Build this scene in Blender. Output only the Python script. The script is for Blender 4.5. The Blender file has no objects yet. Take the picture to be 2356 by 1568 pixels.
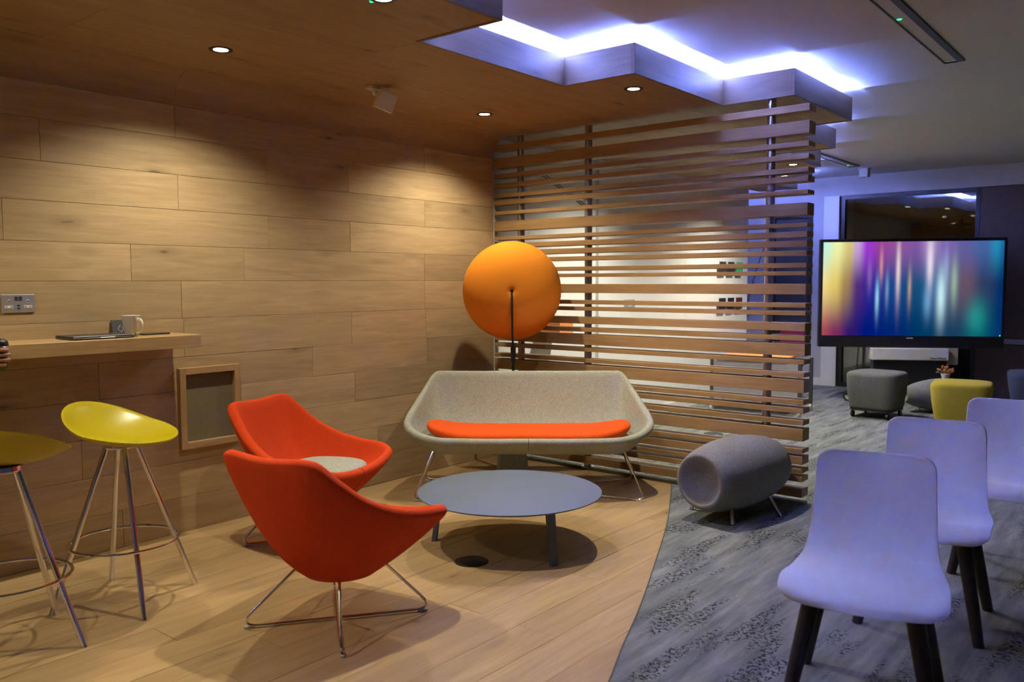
import bpy, bmesh, math, random
from mathutils import Vector, Matrix, Quaternion, Euler
random.seed(7)
PI = math.pi
sc = bpy.context.scene
COL = sc.collection

# ------------------------------------------------------------------ camera, world, exposure
cam_d = bpy.data.cameras.new('camera')
cam = bpy.data.objects.new('camera', cam_d); COL.objects.link(cam)
cam_d.sensor_width = 36.0
cam_d.lens = 36.0 * 1934.27 / 2356.0
cam_d.clip_start = 0.05; cam_d.clip_end = 100
CAM_Z = 1.4
_r = Vector((0.6312, -0.7755, -0.0030)).normalized()
_f = Vector((0.7734, 0.6298, -0.0697)).normalized()
_u = _r.cross(_f).normalized(); _r = _f.cross(_u).normalized()
cam.matrix_world = Matrix(((_r.x, _u.x, -_f.x, 0), (_r.y, _u.y, -_f.y, 0), (_r.z, _u.z, -_f.z, CAM_Z), (0, 0, 0, 1)))
cam_d.dof.use_dof = True; cam_d.dof.focus_distance = 5.0; cam_d.dof.aperture_fstop = 2.8
sc.camera = cam
w = bpy.data.worlds.new('world'); sc.world = w; w.use_nodes = True
w.node_tree.nodes['Background'].inputs[0].default_value = (0.4, 0.42, 0.6, 1)
w.node_tree.nodes['Background'].inputs[1].default_value = 0.05
sc.view_settings.view_transform = 'Standard'
sc.view_settings.look = 'None'
sc.view_settings.gamma = 1.0
sc.view_settings.use_curve_mapping = False
sc.view_settings.exposure = 0.0
try:
    sc.cycles.use_denoising = True
    sc.cycles.max_bounces = 8; sc.cycles.diffuse_bounces = 4
    sc.cycles.sample_clamp_indirect = 0.0
    sc.cycles.caustics_reflective = False; sc.cycles.caustics_refractive = False
except Exception:
    pass
# light levels
WARM = (1.0, 0.89, 0.66)
NEUT = (1.0, 0.93, 0.74)
LED = (0.21, 0.285, 1.0)
P_SPOT = 88.0
P_SPOT_BACK = 210.0
S_LED = 1400.0
Z_WOOD = 2.54      # underside of the oak ceiling
Z_CEIL = 2.77      # white ceiling
WALL = 4.38        # face of the oak wall

# ------------------------------------------------------------------ materials
def newmat(name):
    m = bpy.data.materials.new(name); m.use_nodes = True
    nt = m.node_tree
    return m, nt, nt.nodes['Principled BSDF']

def nd(nt, t, **kw):
    n = nt.nodes.new(t)
    for k, v in kw.items():
        if k.startswith('i_'):
            n.inputs[int(k[2:])].default_value = v
        else:
            setattr(n, k, v)
    return n

def ramp(nt, stops):
    n = nt.nodes.new('ShaderNodeValToRGB')
    el = n.color_ramp.elements
    while len(el) < len(stops): el.new(0.5)
    for e, (p, c) in zip(el, stops):
        e.position = p; e.color = (*c, 1) if len(c) == 3 else c
    return n

def math_n(nt, op, a, b=None, c=None):
    n = nt.nodes.new('ShaderNodeMath'); n.operation = op
    for i, x in enumerate((a, b, c)):
        if x is None: continue
        if isinstance(x, (int, float)): n.inputs[i].default_value = x
        else: nt.links.new(x, n.inputs[i])
    return n.outputs[0]

def mixc(nt, fac, a, b, mode='MIX'):
    n = nt.nodes.new('ShaderNodeMix'); n.data_type = 'RGBA'; n.blend_type = mode
    for s, x in ((0, fac), (6, a), (7, b)):
        if isinstance(x, (int, float)): n.inputs[s].default_value = x
        elif isinstance(x, tuple): n.inputs[s].default_value = (*x, 1)
        else: nt.links.new(x, n.inputs[s])
    return n.outputs[2]

def wood(name, dark, light, rough=0.5, scale=1.0, var=0.16, knots=True, bump=0.03):
    m, nt, b = newmat(name)
    L = nt.links.new
    tc = nd(nt, 'ShaderNodeTexCoord'); oi = nd(nt, 'ShaderNodeObjectInfo')
    off = nd(nt, 'ShaderNodeVectorMath', operation='SCALE'); off.inputs[0].default_value = (17.3, 41.1, 29.7)
    L(oi.outputs['Random'], off.inputs['Scale'])
    add = nd(nt, 'ShaderNodeVectorMath', operation='ADD')
    L(tc.outputs['Object'], add.inputs[0]); L(off.outputs[0], add.inputs[1])
    mp = nd(nt, 'ShaderNodeMapping'); mp.inputs['Scale'].default_value = (0.9 * scale, 9 * scale, 9 * scale)
    L(add.outputs[0], mp.inputs[0])
    n1 = nd(nt, 'ShaderNodeTexNoise'); n1.inputs['Scale'].default_value = 2.2; n1.inputs['Detail'].default_value = 6; n1.inputs['Distortion'].default_value = 1.1
    L(mp.outputs[0], n1.inputs['Vector'])
    mp2 = nd(nt, 'ShaderNodeMapping'); mp2.inputs['Scale'].default_value = (3 * scale, 90 * scale, 90 * scale)
    L(add.outputs[0], mp2.inputs[0])
    n2 = nd(nt, 'ShaderNodeTexNoise'); n2.inputs['Scale'].default_value = 1.6; n2.inputs['Detail'].default_value = 4
    L(mp2.outputs[0], n2.inputs['Vector'])
    s = math_n(nt, 'MULTIPLY_ADD', n2.outputs['Fac'], 0.35, 0.0)
    g = math_n(nt, 'MULTIPLY_ADD', n1.outputs['Fac'], 0.75, s)
    r = ramp(nt, [(0.30, dark), (0.72, light)])
    L(g, r.inputs[0])
    col = r.outputs[0]
    if knots:
        mp3 = nd(nt, 'ShaderNodeMapping'); mp3.inputs['Scale'].default_value = (2.2, 7.0, 7.0)
        L(add.outputs[0], mp3.inputs[0])
        nz = nd(nt, 'ShaderNodeTexNoise'); nz.inputs['Scale'].default_value = 5
        L(mp3.outputs[0], nz.inputs['Vector'])
        mv = mixc(nt, 0.13, mp3.outputs[0], nz.outputs['Color'], 'ADD')
        vo = nd(nt, 'ShaderNodeTexVoronoi'); vo.inputs['Scale'].default_value = 1.15; L(mv, vo.inputs['Vector'])
        kr = ramp(nt, [(0.03, (1, 1, 1)), (0.10, (0.35, 0.35, 0.35)), (0.30, (0, 0, 0))]); L(vo.outputs['Distance'], kr.inputs[0])
        sel = math_n(nt, 'GREATER_THAN', nd_sep(nt, vo.outputs['Color']), 0.52)
        kf = math_n(nt, 'MULTIPLY', kr.outputs[0], math_n(nt, 'MULTIPLY', sel, 0.82))
        col = mixc(nt, kf, col, tuple(x * 0.28 for x in dark))
    v = math_n(nt, 'MULTIPLY_ADD', oi.outputs['Random'], var * 2, 1 - var)
    hs = nd(nt, 'ShaderNodeHueSaturation'); L(v, hs.inputs['Value']); L(col, hs.inputs['Color'])
    L(hs.outputs[0], b.inputs['Base Color'])
    b.inputs['Roughness'].default_value = rough
    b.inputs['Specular IOR Level'].default_value = 0.35
    bp = nd(nt, 'ShaderNodeBump'); bp.inputs['Strength'].default_value = bump * 4; bp.inputs['Distance'].default_value = 0.004
    L(n2.outputs['Fac'], bp.inputs['Height']); L(bp.outputs[0], b.inputs['Normal'])
    return m

def nd_sep(nt, colsock):
    n = nt.nodes.new('ShaderNodeSeparateColor'); nt.links.new(colsock, n.inputs[0]); return n.outputs[0]

def fabric(name, col, speck=0.18, scale=420, rough=0.95):
    m, nt, b = newmat(name); L = nt.links.new
    tc = nd(nt, 'ShaderNodeTexCoord')
    n = nd(nt, 'ShaderNodeTexNoise'); n.inputs['Scale'].default_value = scale; n.inputs['Detail'].default_value = 2
    L(tc.outputs['Object'], n.inputs['Vector'])
    n2 = nd(nt, 'ShaderNodeTexNoise'); n2.inputs['Scale'].default_value = 30; n2.inputs['Detail'].default_value = 3
    L(tc.outputs['Object'], n2.inputs['Vector'])
    f = math_n(nt, 'MULTIPLY_ADD', n2.outputs['Fac'], 0.12, math_n(nt, 'MULTIPLY', n.outputs['Fac'], 0.88))
    r = ramp(nt, [(0.35, tuple(x * (1 - speck * 1.6) for x in col)), (0.65, tuple(min(1, x * (1 + speck)) for x in col))]); L(f, r.inputs[0])
    L(r.outputs[0], b.inputs['Base Color']); b.inputs['Roughness'].default_value = rough
    b.inputs['Specular IOR Level'].default_value = 0.15
    b.inputs['Sheen Weight'].default_value = 0.25; b.inputs['Sheen Roughness'].default_value = 0.6
    b.inputs['Sheen Tint'].default_value = (*[min(1, x * 1.3 + .05) for x in col], 1)
    bp = nd(nt, 'ShaderNodeBump'); bp.inputs['Strength'].default_value = 0.25; bp.inputs['Distance'].default_value = 0.002
    L(n.outputs['Fac'], bp.inputs['Height']); L(bp.outputs[0], b.inputs['Normal'])
    return m

def plain(name, col, rough=0.5, metal=0.0, spec=0.5, noise=0.05, nscale=14):
    m, nt, b = newmat(name); L = nt.links.new
    tc = nd(nt, 'ShaderNodeTexCoord'); n = nd(nt, 'ShaderNodeTexNoise'); n.inputs['Scale'].default_value = nscale; n.inputs['Detail'].default_value = 3
    L(tc.outputs['Object'], n.inputs['Vector'])
    r = ramp(nt, [(0.3, tuple(x * (1 - noise) for x in col)), (0.7, tuple(min(1, x * (1 + noise)) for x in col))]); L(n.outputs['Fac'], r.inputs[0])
    L(r.outputs[0], b.inputs['Base Color'])
    b.inputs['Roughness'].default_value = rough; b.inputs['Metallic'].default_value = metal
    b.inputs['Specular IOR Level'].default_value = spec
    return m

def emit(name, col, s):
    m = bpy.data.materials.new(name); m.use_nodes = True; nt = m.node_tree
    nt.nodes.remove(nt.nodes['Principled BSDF'])
    e = nd(nt, 'ShaderNodeEmission'); e.inputs[0].default_value = (*col, 1); e.inputs[1].default_value = s
    nt.links.new(e.outputs[0], nt.nodes['Material Output'].inputs[0])
    return m

OAK_D, OAK_L = (0.36, 0.255, 0.135), (0.50, 0.365, 0.205)
M = {}
M['oak_wall'] = wood('oak_wall', OAK_D, OAK_L, 0.5, 1.0, 0.13)
M['oak_floor'] = wood('oak_floor', (0.34, 0.225, 0.105), (0.47, 0.325, 0.16), 0.36, 1.0, 0.10)
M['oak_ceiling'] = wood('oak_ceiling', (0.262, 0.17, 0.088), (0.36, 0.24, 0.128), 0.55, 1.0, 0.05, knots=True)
M['oak_fascia'] = wood('oak_fascia', (0.135, 0.093, 0.058), (0.21, 0.148, 0.092), 0.5, 1.2, 0.06)
M['oak_slat'] = wood('oak_slat', (0.25, 0.145, 0.058), (0.40, 0.25, 0.108), 0.5, 1.2, 0.07, knots=False)
M['oak_counter'] = wood('oak_counter', (0.36, 0.225, 0.090), (0.52, 0.35, 0.165), 0.42, 1.2, 0.05, knots=False)
M['oak_frame'] = wood('oak_frame', (0.33, 0.20, 0.085), (0.48, 0.32, 0.15), 0.45, 1.5, 0.03, knots=False)
M['dark_gap'] = plain('dark_gap', (0.03, 0.018, 0.008), 0.9)
M['white_paint'] = plain('white_paint', (0.72, 0.72, 0.71), 0.85, noise=0.02)
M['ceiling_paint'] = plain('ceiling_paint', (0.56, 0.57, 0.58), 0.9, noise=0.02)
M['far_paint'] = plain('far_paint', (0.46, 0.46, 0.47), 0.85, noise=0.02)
M['grey_paint'] = plain('grey_paint', (0.34, 0.34, 0.37), 0.85, noise=0.03)
M['brown_panel'] = wood('brown_panel', (0.075, 0.045, 0.03), (0.105, 0.062, 0.04), 0.5, 0.8, 0.05, knots=False)
M['grey_fabric'] = fabric('grey_fabric', (0.36, 0.372, 0.31), 0.24, 260)
M['pod_fabric'] = fabric('pod_fabric', (0.205, 0.205, 0.195), 0.28, 300)
M['dark_pod'] = fabric('dark_pod', (0.13, 0.135, 0.125), 0.25, 300)
M['dark_fabric'] = fabric('dark_fabric', (0.075, 0.08, 0.085), 0.25, 300)
M['blue_fabric'] = fabric('blue_fabric', (0.06, 0.075, 0.12), 0.2, 300)
M['red_fabric'] = fabric('red_fabric', (0.60, 0.056, 0.009), 0.10, 300)
M['orange_fabric'] = fabric('orange_fabric', (0.78, 0.26, 0.018), 0.05, 260)
M['yellow_fabric'] = fabric('yellow_fabric', (0.36, 0.29, 0.035), 0.15, 300)
M['magenta_fabric'] = fabric('magenta_fabric', (0.13, 0.006, 0.055), 0.1, 300)
M['cushion_orange'] = fabric('cushion_orange', (0.72, 0.09, 0.010), 0.09, 300)
M['yellow_plastic'] = plain('yellow_plastic', (0.46, 0.38, 0.003), 0.28, 0, 0.5, 0.02)
M['white_plastic'] = plain('white_plastic', (0.74, 0.74, 0.76), 0.5, 0, 0.4, 0.015, 60)
M['table_top'] = plain('table_top', (0.115, 0.145, 0.20), 0.6, 0, 0.25, 0.10, 220)
M['blue_grey_metal'] = plain('blue_grey_metal', (0.10, 0.125, 0.18), 0.45, 0.2, 0.5)
M['chrome'] = plain('chrome', (0.80, 0.80, 0.82), 0.10, 1.0, 0.5, 0.02)
M['steel'] = plain('steel', (0.46, 0.45, 0.47), 0.28, 1.0, 0.5, 0.05)
M['brushed'] = plain('brushed', (0.62, 0.62, 0.66), 0.35, 0.75, 0.5, 0.04, 60)
M['black'] = plain('black', (0.012, 0.012, 0.013), 0.4)
M['black_gloss'] = plain('black_gloss', (0.010, 0.010, 0.012), 0.18)
M['black_wood'] = wood('black_wood', (0.012, 0.009, 0.007), (0.034, 0.025, 0.019), 0.5, 1.5, 0.05, knots=False)
M['rail_metal'] = plain('rail_metal', (0.20, 0.23, 0.19), 0.45, 0.6)
M['dark_pane'] = plain('dark_pane', (0.05, 0.052, 0.06), 0.3)
M['device_grey'] = plain('device_grey', (0.07, 0.07, 0.075), 0.4, 0.4)
M['ceramic'] = plain('ceramic', (0.80, 0.78, 0.70), 0.18, 0, 0.5, 0.01)
M['base_stone'] = plain('base_stone', (0.23, 0.225, 0.165), 0.9, 0, 0.2, 0.12, 90)
M['recess_panel'] = plain('recess_panel', (0.19, 0.165, 0.095), 0.8, 0, 0.2, 0.06, 50)
M['pale_grey'] = plain('pale_grey', (0.52, 0.52, 0.53), 0.6)
M['mid_grey'] = plain('mid_grey', (0.30, 0.30, 0.32), 0.6)
M['beige'] = plain('beige', (0.38, 0.33, 0.27), 0.7)
M['skin'] = plain('skin', (0.45, 0.21, 0.16), 0.55, 0, 0.4, 0.06, 30)
M['hair'] = plain('hair', (0.03, 0.02, 0.015), 0.6)
M['jacket'] = fabric('jacket', (0.020, 0.022, 0.035), 0.2, 200)
M['trousers'] = fabric('trousers', (0.03, 0.035, 0.06), 0.2, 200)
M['orange_laminate'] = plain('orange_laminate', (0.85, 0.27, 0.05), 0.5)
M['leaf_red'] = plain('leaf_red', (0.55, 0.12, 0.05), 0.6)
M['leaf_ochre'] = plain('leaf_ochre', (0.42, 0.24, 0.07), 0.6)
M['leaf_green'] = plain('leaf_green', (0.08, 0.14, 0.05), 0.6)
for n_, c_ in dict(card_brown=(0.035, 0.022, 0.016), card_dark=(0.022, 0.016, 0.02), card_green=(0.03, 0.45, 0.14), card_navy=(0.006, 0.008, 0.02), card_black=(0.010, 0.006, 0.012), card_red=(0.085, 0.012, 0.012)).items():
    M[n_] = plain(n_, c_, 0.6)
M['lamp_glow'] = emit('lamp_glow', (1.0, 0.93, 0.78), 14.0)
M['led_glow'] = emit('led_glow', LED, S_LED)
M['green_glow'] = emit('green_glow', (0.02, 1.0, 0.25), 3.0)

def carpet():
    m, nt, b = newmat('carpet'); L = nt.links.new
    tc = nd(nt, 'ShaderNodeTexCoord')
    # soft streaks along x
    mp = nd(nt, 'ShaderNodeMapping'); mp.inputs['Scale'].default_value = (1.1, 7.0, 1); L(tc.outputs['Object'], mp.inputs[0])
    n1 = nd(nt, 'ShaderNodeTexNoise'); n1.inputs['Scale'].default_value = 2.0; n1.inputs['Detail'].default_value = 7; n1.inputs['Roughness'].default_value = 0.65; L(mp.outputs[0], n1.inputs['Vector'])
    base = ramp(nt, [(0.33, (0.110, 0.124, 0.122)), (0.52, (0.178, 0.194, 0.182)), (0.68, (0.26, 0.276, 0.25))]); L(n1.outputs['Fac'], base.inputs[0])
    # worn-away dark flecks, gathered in bands
    mp2 = nd(nt, 'ShaderNodeMapping'); mp2.inputs['Scale'].default_value = (58, 92, 1); L(tc.outputs['Object'], mp2.inputs[0])
    nz = nd(nt, 'ShaderNodeTexNoise'); nz.inputs['Scale'].default_value = 0.9; L(mp2.outputs[0], nz.inputs['Vector'])
    mv = mixc(nt, 0.9, mp2.outputs[0], nz.outputs['Color'], 'ADD')
    vo = nd(nt, 'ShaderNodeTexVoronoi'); vo.feature = 'DISTANCE_TO_EDGE'; vo.inputs['Scale'].default_value = 1.0; L(mv, vo.inputs['Vector'])
    edge = ramp(nt, [(0.13, (1, 1, 1)), (0.24, (0, 0, 0))]); L(vo.outputs['Distance'], edge.inputs[0])
    n4 = nd(nt, 'ShaderNodeTexNoise'); n4.inputs['Scale'].default_value = 55; n4.inputs['Detail'].default_value = 2; L(tc.outputs['Object'], n4.inputs['Vector'])
    brk = ramp(nt, [(0.47, (0, 0, 0)), (0.54, (1, 1, 1))]); L(n4.outputs['Fac'], brk.inputs[0])
    mp3 = nd(nt, 'ShaderNodeMapping'); mp3.inputs['Scale'].default_value = (1.0, 5.0, 1); mp3.inputs['Location'].default_value = (3.3, 1.7, 0); L(tc.outputs['Object'], mp3.inputs[0])
    n3 = nd(nt, 'ShaderNodeTexNoise'); n3.inputs['Scale'].default_value = 1.5; n3.inputs['Detail'].default_value = 5; L(mp3.outputs[0], n3.inputs['Vector'])
    band = ramp(nt, [(0.52, (0, 0, 0)), (0.585, (1, 1, 1))]); L(n3.outputs['Fac'], band.inputs[0])
    f = math_n(nt, 'MULTIPLY', edge.outputs[0], band.outputs[0])
    f = math_n(nt, 'MULTIPLY', f, brk.outputs[0])
    f = math_n(nt, 'MULTIPLY', f, 0.97)
    col = mixc(nt, f, base.outputs[0], (0.018, 0.018, 0.019))
    L(col, b.inputs['Base Color']); b.inputs['Roughness'].default_value = 0.95; b.inputs['Specular IOR Level'].default_value = 0.1
    n5 = nd(nt, 'ShaderNodeTexNoise'); n5.inputs['Scale'].default_value = 220; L(tc.outputs['Object'], n5.inputs['Vector'])
    bp = nd(nt, 'ShaderNodeBump'); bp.inputs['Strength'].default_value = 0.5; bp.inputs['Distance'].default_value = 0.004
    L(n5.outputs['Fac'], bp.inputs['Height']); L(bp.outputs[0], b.inputs['Normal'])
    return m
M['carpet'] = carpet()

def glass_mat():
    m, nt, b = newmat('window_glass')
    b.inputs['Base Color'].default_value = (0.75, 0.8, 0.8, 1); b.inputs['Roughness'].default_value = 0.02
    b.inputs['Transmission Weight'].default_value = 1.0; b.inputs['IOR'].default_value = 2.0
    return m
M['glass'] = glass_mat()

def screen_mat():
    # picture on the display: local x runs -0.5..0.5 (left to right), z 0..1 (bottom to top) via Generated coordinates
    m = bpy.data.materials.new('display_picture'); m.use_nodes = True; nt = m.node_tree; L = nt.links.new
    nt.nodes.remove(nt.nodes['Principled BSDF'])
    tc = nd(nt, 'ShaderNodeTexCoord'); sp = nd(nt, 'ShaderNodeSeparateXYZ'); L(tc.outputs['Generated'], sp.inputs[0])
    u, v = sp.outputs[0], sp.outputs[2]
    top = ramp(nt, [(0.0, (0.55, 1.0, 0.85)), (0.08, (0.95, 1.0, 0.45)), (0.15, (0.75, 0.62, 0.22)), (0.19, (0.62, 0.42, 0.75)), (0.25, (0.38, 0.04, 0.75)),
                    (0.32, (0.36, 0.06, 0.36)), (0.42, (0.30, 0.10, 0.36)), (0.52, (0.24, 0.10, 0.40)), (0.60, (0.42, 0.28, 0.58)), (0.68, (0.22, 0.13, 0.46)), (0.78, (0.13, 0.12, 0.38)), (0.90, (0.06, 0.14, 0.40)), (0.96, (0.02, 0.28, 0.52)), (1.0, (0.01, 0.14, 0.36))])
    mid = ramp(nt, [(0.0, (0.98, 0.80, 0.30)), (0.07, (0.85, 0.66, 0.16)), (0.13, (0.42, 0.26, 0.10)), (0.20, (0.10, 0.03, 0.22)), (0.27, (0.02, 0.02, 0.34)), (0.40, (0.01, 0.07, 0.30)), (0.52, (0.01, 0.09, 0.22)), (0.62, (0.02, 0.13, 0.34)), (0.72, (0.12, 0.14, 0.20)), (0.80, (0.15, 0.09, 0.14)), (0.90, (0.03, 0.05, 0.13)), (1.0, (0.0, 0.03, 0.14))])
    bot = ramp(nt, [(0.0, (0.42, 0.07, 0.10)), (0.08, (0.20, 0.03, 0.12)), (0.16, (0.03, 0.01, 0.16)), (0.25, (0.0, 0.01, 0.20)), (0.40, (0.0, 0.02, 0.17)), (0.60, (0.0, 0.045, 0.13)), (0.75, (0.01, 0.05, 0.12)), (0.88, (0.0, 0.10, 0.14)), (1.0, (0.0, 0.03, 0.15))])
    for r in (top, mid, bot): L(u, r.inputs[0]); r.color_ramp.interpolation = 'EASE'
    def sstep(x, a, bb):
        n = nd(nt, 'ShaderNodeMapRange'); n.interpolation_type = 'SMOOTHSTEP'; L(x, n.inputs[0]); n.inputs[1].default_value = a; n.inputs[2].default_value = bb; return n.outputs[0]
    col = mixc(nt, sstep(v, 0.02, 0.62), bot.outputs[0], mid.outputs[0])
    col = mixc(nt, sstep(v, 0.52, 1.0), col, top.outputs[0])
    for (c, wd, v0, v1, rgb, k) in [(0.310, 0.010, 0.20, 0.62, (0.35, 0.75, 1.0), 0.9), (0.330, 0.010, 0.55, 0.95, (1.0, 0.45, 0.35), 0.6), (0.365, 0.010, 0.30, 0.70, (0.35, 0.55, 0.8), 0.5),
                                    (0.425, 0.012, 0.35, 1.05, (1.0, 0.80, 0.78), 0.85), (0.490, 0.010, 0.30, 0.75, (0.75, 0.50, 0.30), 0.6), (0.60, 0.018, 0.45, 1.1, (1.0, 0.88, 1.0), 0.85), (0.59, 0.020, 0.18, 0.55, (0.2, 0.5, 0.85), 0.6),
                                    (0.665, 0.024, 0.12, 0.75, (0.62, 0.92, 1.0), 1.0), (0.690, 0.015, 0.45, 0.95, (0.45, 0.55, 0.95), 0.5), (0.735, 0.018, 0.30, 0.85, (0.50, 0.72, 0.55), 0.55), (0.86, 0.05, 0.0, 0.40, (0.02, 0.40, 0.36), 0.6), (0.265, 0.014, 0.45, 0.85, (0.45, 0.22, 0.55), 0.5)]:
        d = math_n(nt, 'DIVIDE', math_n(nt, 'SUBTRACT', u, c), wd)
        g = math_n(nt, 'POWER', 2.718, math_n(nt, 'MULTIPLY', math_n(nt, 'MULTIPLY', d, d), -1.0))
        h = math_n(nt, 'DIVIDE', math_n(nt, 'SUBTRACT', v, (v0 + v1) / 2), (v1 - v0) / 2)
        g2 = math_n(nt, 'POWER', 2.718, math_n(nt, 'MULTIPLY', math_n(nt, 'MULTIPLY', h, h), -1.4))
        col = mixc(nt, math_n(nt, 'MULTIPLY', math_n(nt, 'MULTIPLY', g, g2), k), col, rgb)
    e = nd(nt, 'ShaderNodeEmission'); e.inputs[1].default_value = 0.9; L(col, e.inputs[0]); L(e.outputs[0], nt.nodes['Material Output'].inputs[0])
    return m
M['screen'] = screen_mat()

# ------------------------------------------------------------------ mesh helpers
class MB:
    """collects vertices and faces, then links them as one mesh object"""
    def __init__(s): s.v = []; s.f = []
    def add(s, vs, fs):
        o = len(s.v); s.v += [tuple(p) for p in vs]; s.f += [tuple(i + o for i in f) for f in fs]; return s
    def box(s, x0, y0, z0, x1, y1, z1, bev=0.0):
        if bev > 0:
            bm = bmesh.new(); bmesh.ops.create_cube(bm, size=1)
            for p in bm.verts: p.co = Vector((x0 + (p.co.x + .5) * (x1 - x0), y0 + (p.co.y + .5) * (y1 - y0), z0 + (p.co.z + .5) * (z1 - z0)))
            bmesh.ops.bevel(bm, geom=bm.edges[:], offset=bev, segments=1 if bev < .004 else 3, affect='EDGES', profile=.5)
            return s.bm(bm)
        return s.add([(x0, y0, z0), (x1, y0, z0), (x1, y1, z0), (x0, y1, z0), (x0, y0, z1), (x1, y0, z1), (x1, y1, z1), (x0, y1, z1)],
                     [(3, 2, 1, 0), (4, 5, 6, 7), (0, 1, 5, 4), (1, 2, 6, 5), (2, 3, 7, 6), (3, 0, 4, 7)])
    def bm(s, bm, mat=None):
        bm.verts.index_update()
        s.add([(mat @ p.co if mat else p.co) for p in bm.verts], [[q.index for q in f.verts] for f in bm.faces]); bm.free(); return s
    def rings(s, rings, close0=True, close1=True, loop=True):
        n = len(rings[0]); vs = [p for r in rings for p in r]; fs = []
        for i in range(len(rings) - 1):
            for j in range(n if loop else n - 1):
                k = (j + 1) % n
                fs.append((i * n + j, i * n + k, (i + 1) * n + k, (i + 1) * n + j))
        if close0: fs.append(tuple(range(n - 1, -1, -1)))
        if close1: fs.append(tuple((len(rings) - 1) * n + j for j in range(n)))
        return s.add(vs, fs)
    def lathe(s, prof, n=32, mat=None, close0=True, close1=True):
        """prof: (r, z) from bottom to top"""
        rs = []
        for r, z in prof:
            ring = [Vector((r * math.cos(2 * PI * j / n), r * math.sin(2 * PI * j / n), z)) for j in range(n)]
            rs.append([mat @ p for p in ring] if mat else ring)
        return s.rings(rs, close0, close1)
    def tube(s, pts, r, n=10, closed=False, r1=None):
        pts = [Vector(p) for p in pts]; m = len(pts); rs = []
        up = None
        for i, p in enumerate(pts):
            if closed: t = pts[(i + 1) % m] - pts[i - 1]
            else: t = pts[min(i + 1, m - 1)] - pts[max(i - 1, 0)]
            t.normalize()
            if up is None:
                a = Vector((0, 0, 1)) if abs(t.z) < .9 else Vector((1, 0, 0))
                up = (a - t * a.dot(t)).normalized()
            else:
                up = (up - t * up.dot(t)).normalized()
            b = t.cross(up)
            rr = r if r1 is None else r + (r1 - r) * i / (m - 1)
            rs.append([p + (up * math.cos(2 * PI * j / n) + b * math.sin(2 * PI * j / n)) * rr for j in range(n)])
        if closed:
            rs.append(rs[0]); return s.rings(rs, False, False)
        return s.rings(rs)
    def build(s, name, mat, parent=None, smooth=False, weld=False, angle=None):
        me = bpy.data.meshes.new(name); me.from_pydata(s.v, [], s.f); me.update()
        bm = bmesh.new(); bm.from_mesh(me)
        if weld: bmesh.ops.remove_doubles(bm, verts=bm.verts, dist=1e-5)
        bmesh.ops.recalc_face_normals(bm, faces=bm.faces); bm.to_mesh(me); bm.free()
        if mat is not None: me.materials.append(M[mat] if isinstance(mat, str) else mat)
        if smooth:
            me.polygons.foreach_set('use_smooth', [True] * len(me.polygons))
            try: me.set_sharp_from_angle(angle=math.radians(angle or 40))
            except Exception: pass
        o = bpy.data.objects.new(name, me); COL.objects.link(o)
        if parent is not None: o.parent = parent
        return o

def tag(o, label, cat, group=None, kind=None):
    o['label'] = label; o['category'] = cat
    if group: o['group'] = group
    if kind: o['kind'] = kind
    return o

def empty(name, loc=(0, 0, 0), rz=0.0, label=None, cat=None, group=None):
    o = bpy.data.objects.new(name, None); COL.objects.link(o); o.empty_display_size = .1
    o.location = loc; o.rotation_euler = (0, 0, rz)
    if label: tag(o, label, cat, group)
    return o

def struct(o, label=None):
    o['kind'] = 'structure'
    if label: o['label'] = label
    return o

def copy_tree(o, parent=None):
    c = o.copy(); COL.objects.link(c); c.parent = parent
    for ch in [x for x in bpy.data.objects if x.parent == o]: copy_tree(ch, c)
    return c

def fillet(pts, rad, n=6):
    """round the inner corners of an open polyline"""
    P = [Vector(p) for p in pts]; out = [P[0]]
    for i in range(1, len(P) - 1):
        a, b, c = P[i - 1], P[i], P[i + 1]
        d1 = (a - b); d2 = (c - b); l1, l2 = d1.length, d2.length; d1.normalize(); d2.normalize()
        ang = d1.angle(d2); t = min(rad / math.tan(ang / 2), l1 * .45, l2 * .45)
        p0, p1 = b + d1 * t, b + d2 * t
        for k in range(n + 1):
            u = k / n; out.append((1 - u) ** 2 * p0 + 2 * u * (1 - u) * b + u * u * p1)
    out.append(P[-1]); return out

def catmull(P, n, closed=True):
    P = [Vector(p) for p in P]; m = len(P); out = []
    segs = m if closed else m - 1
    for i in range(segs):
        if closed: a, b, c, d = P[i - 1], P[i], P[(i + 1) % m], P[(i + 2) % m]
        else: a, b, c, d = P[max(i - 1, 0)], P[i], P[i + 1], P[min(i + 2, m - 1)]
        # centripetal
        def tj(ti, p, q): return ti + max((q - p).length, 1e-6) ** .5
        t0 = 0; t1 = tj(t0, a, b); t2 = tj(t1, b, c); t3 = tj(t2, c, d)
        for k in range(n):
            t = t1 + (t2 - t1) * k / n
            A1 = a * ((t1 - t) / (t1 - t0)) + b * ((t - t0) / (t1 - t0)) if t1 > t0 else b
            A2 = b * ((t2 - t) / (t2 - t1)) + c * ((t - t1) / (t2 - t1))
            A3 = c * ((t3 - t) / (t3 - t2)) + d * ((t - t2) / (t3 - t2)) if t3 > t2 else c
            B1 = A1 * ((t2 - t) / (t2 - t0)) + A2 * ((t - t0) / (t2 - t0))
            B2 = A2 * ((t3 - t) / (t3 - t1)) + A3 * ((t - t1) / (t3 - t1))
            out.append(B1 * ((t2 - t) / (t2 - t1)) + B2 * ((t - t1) / (t2 - t1)))
    if not closed: out.append(P[-1])
    return out

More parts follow.
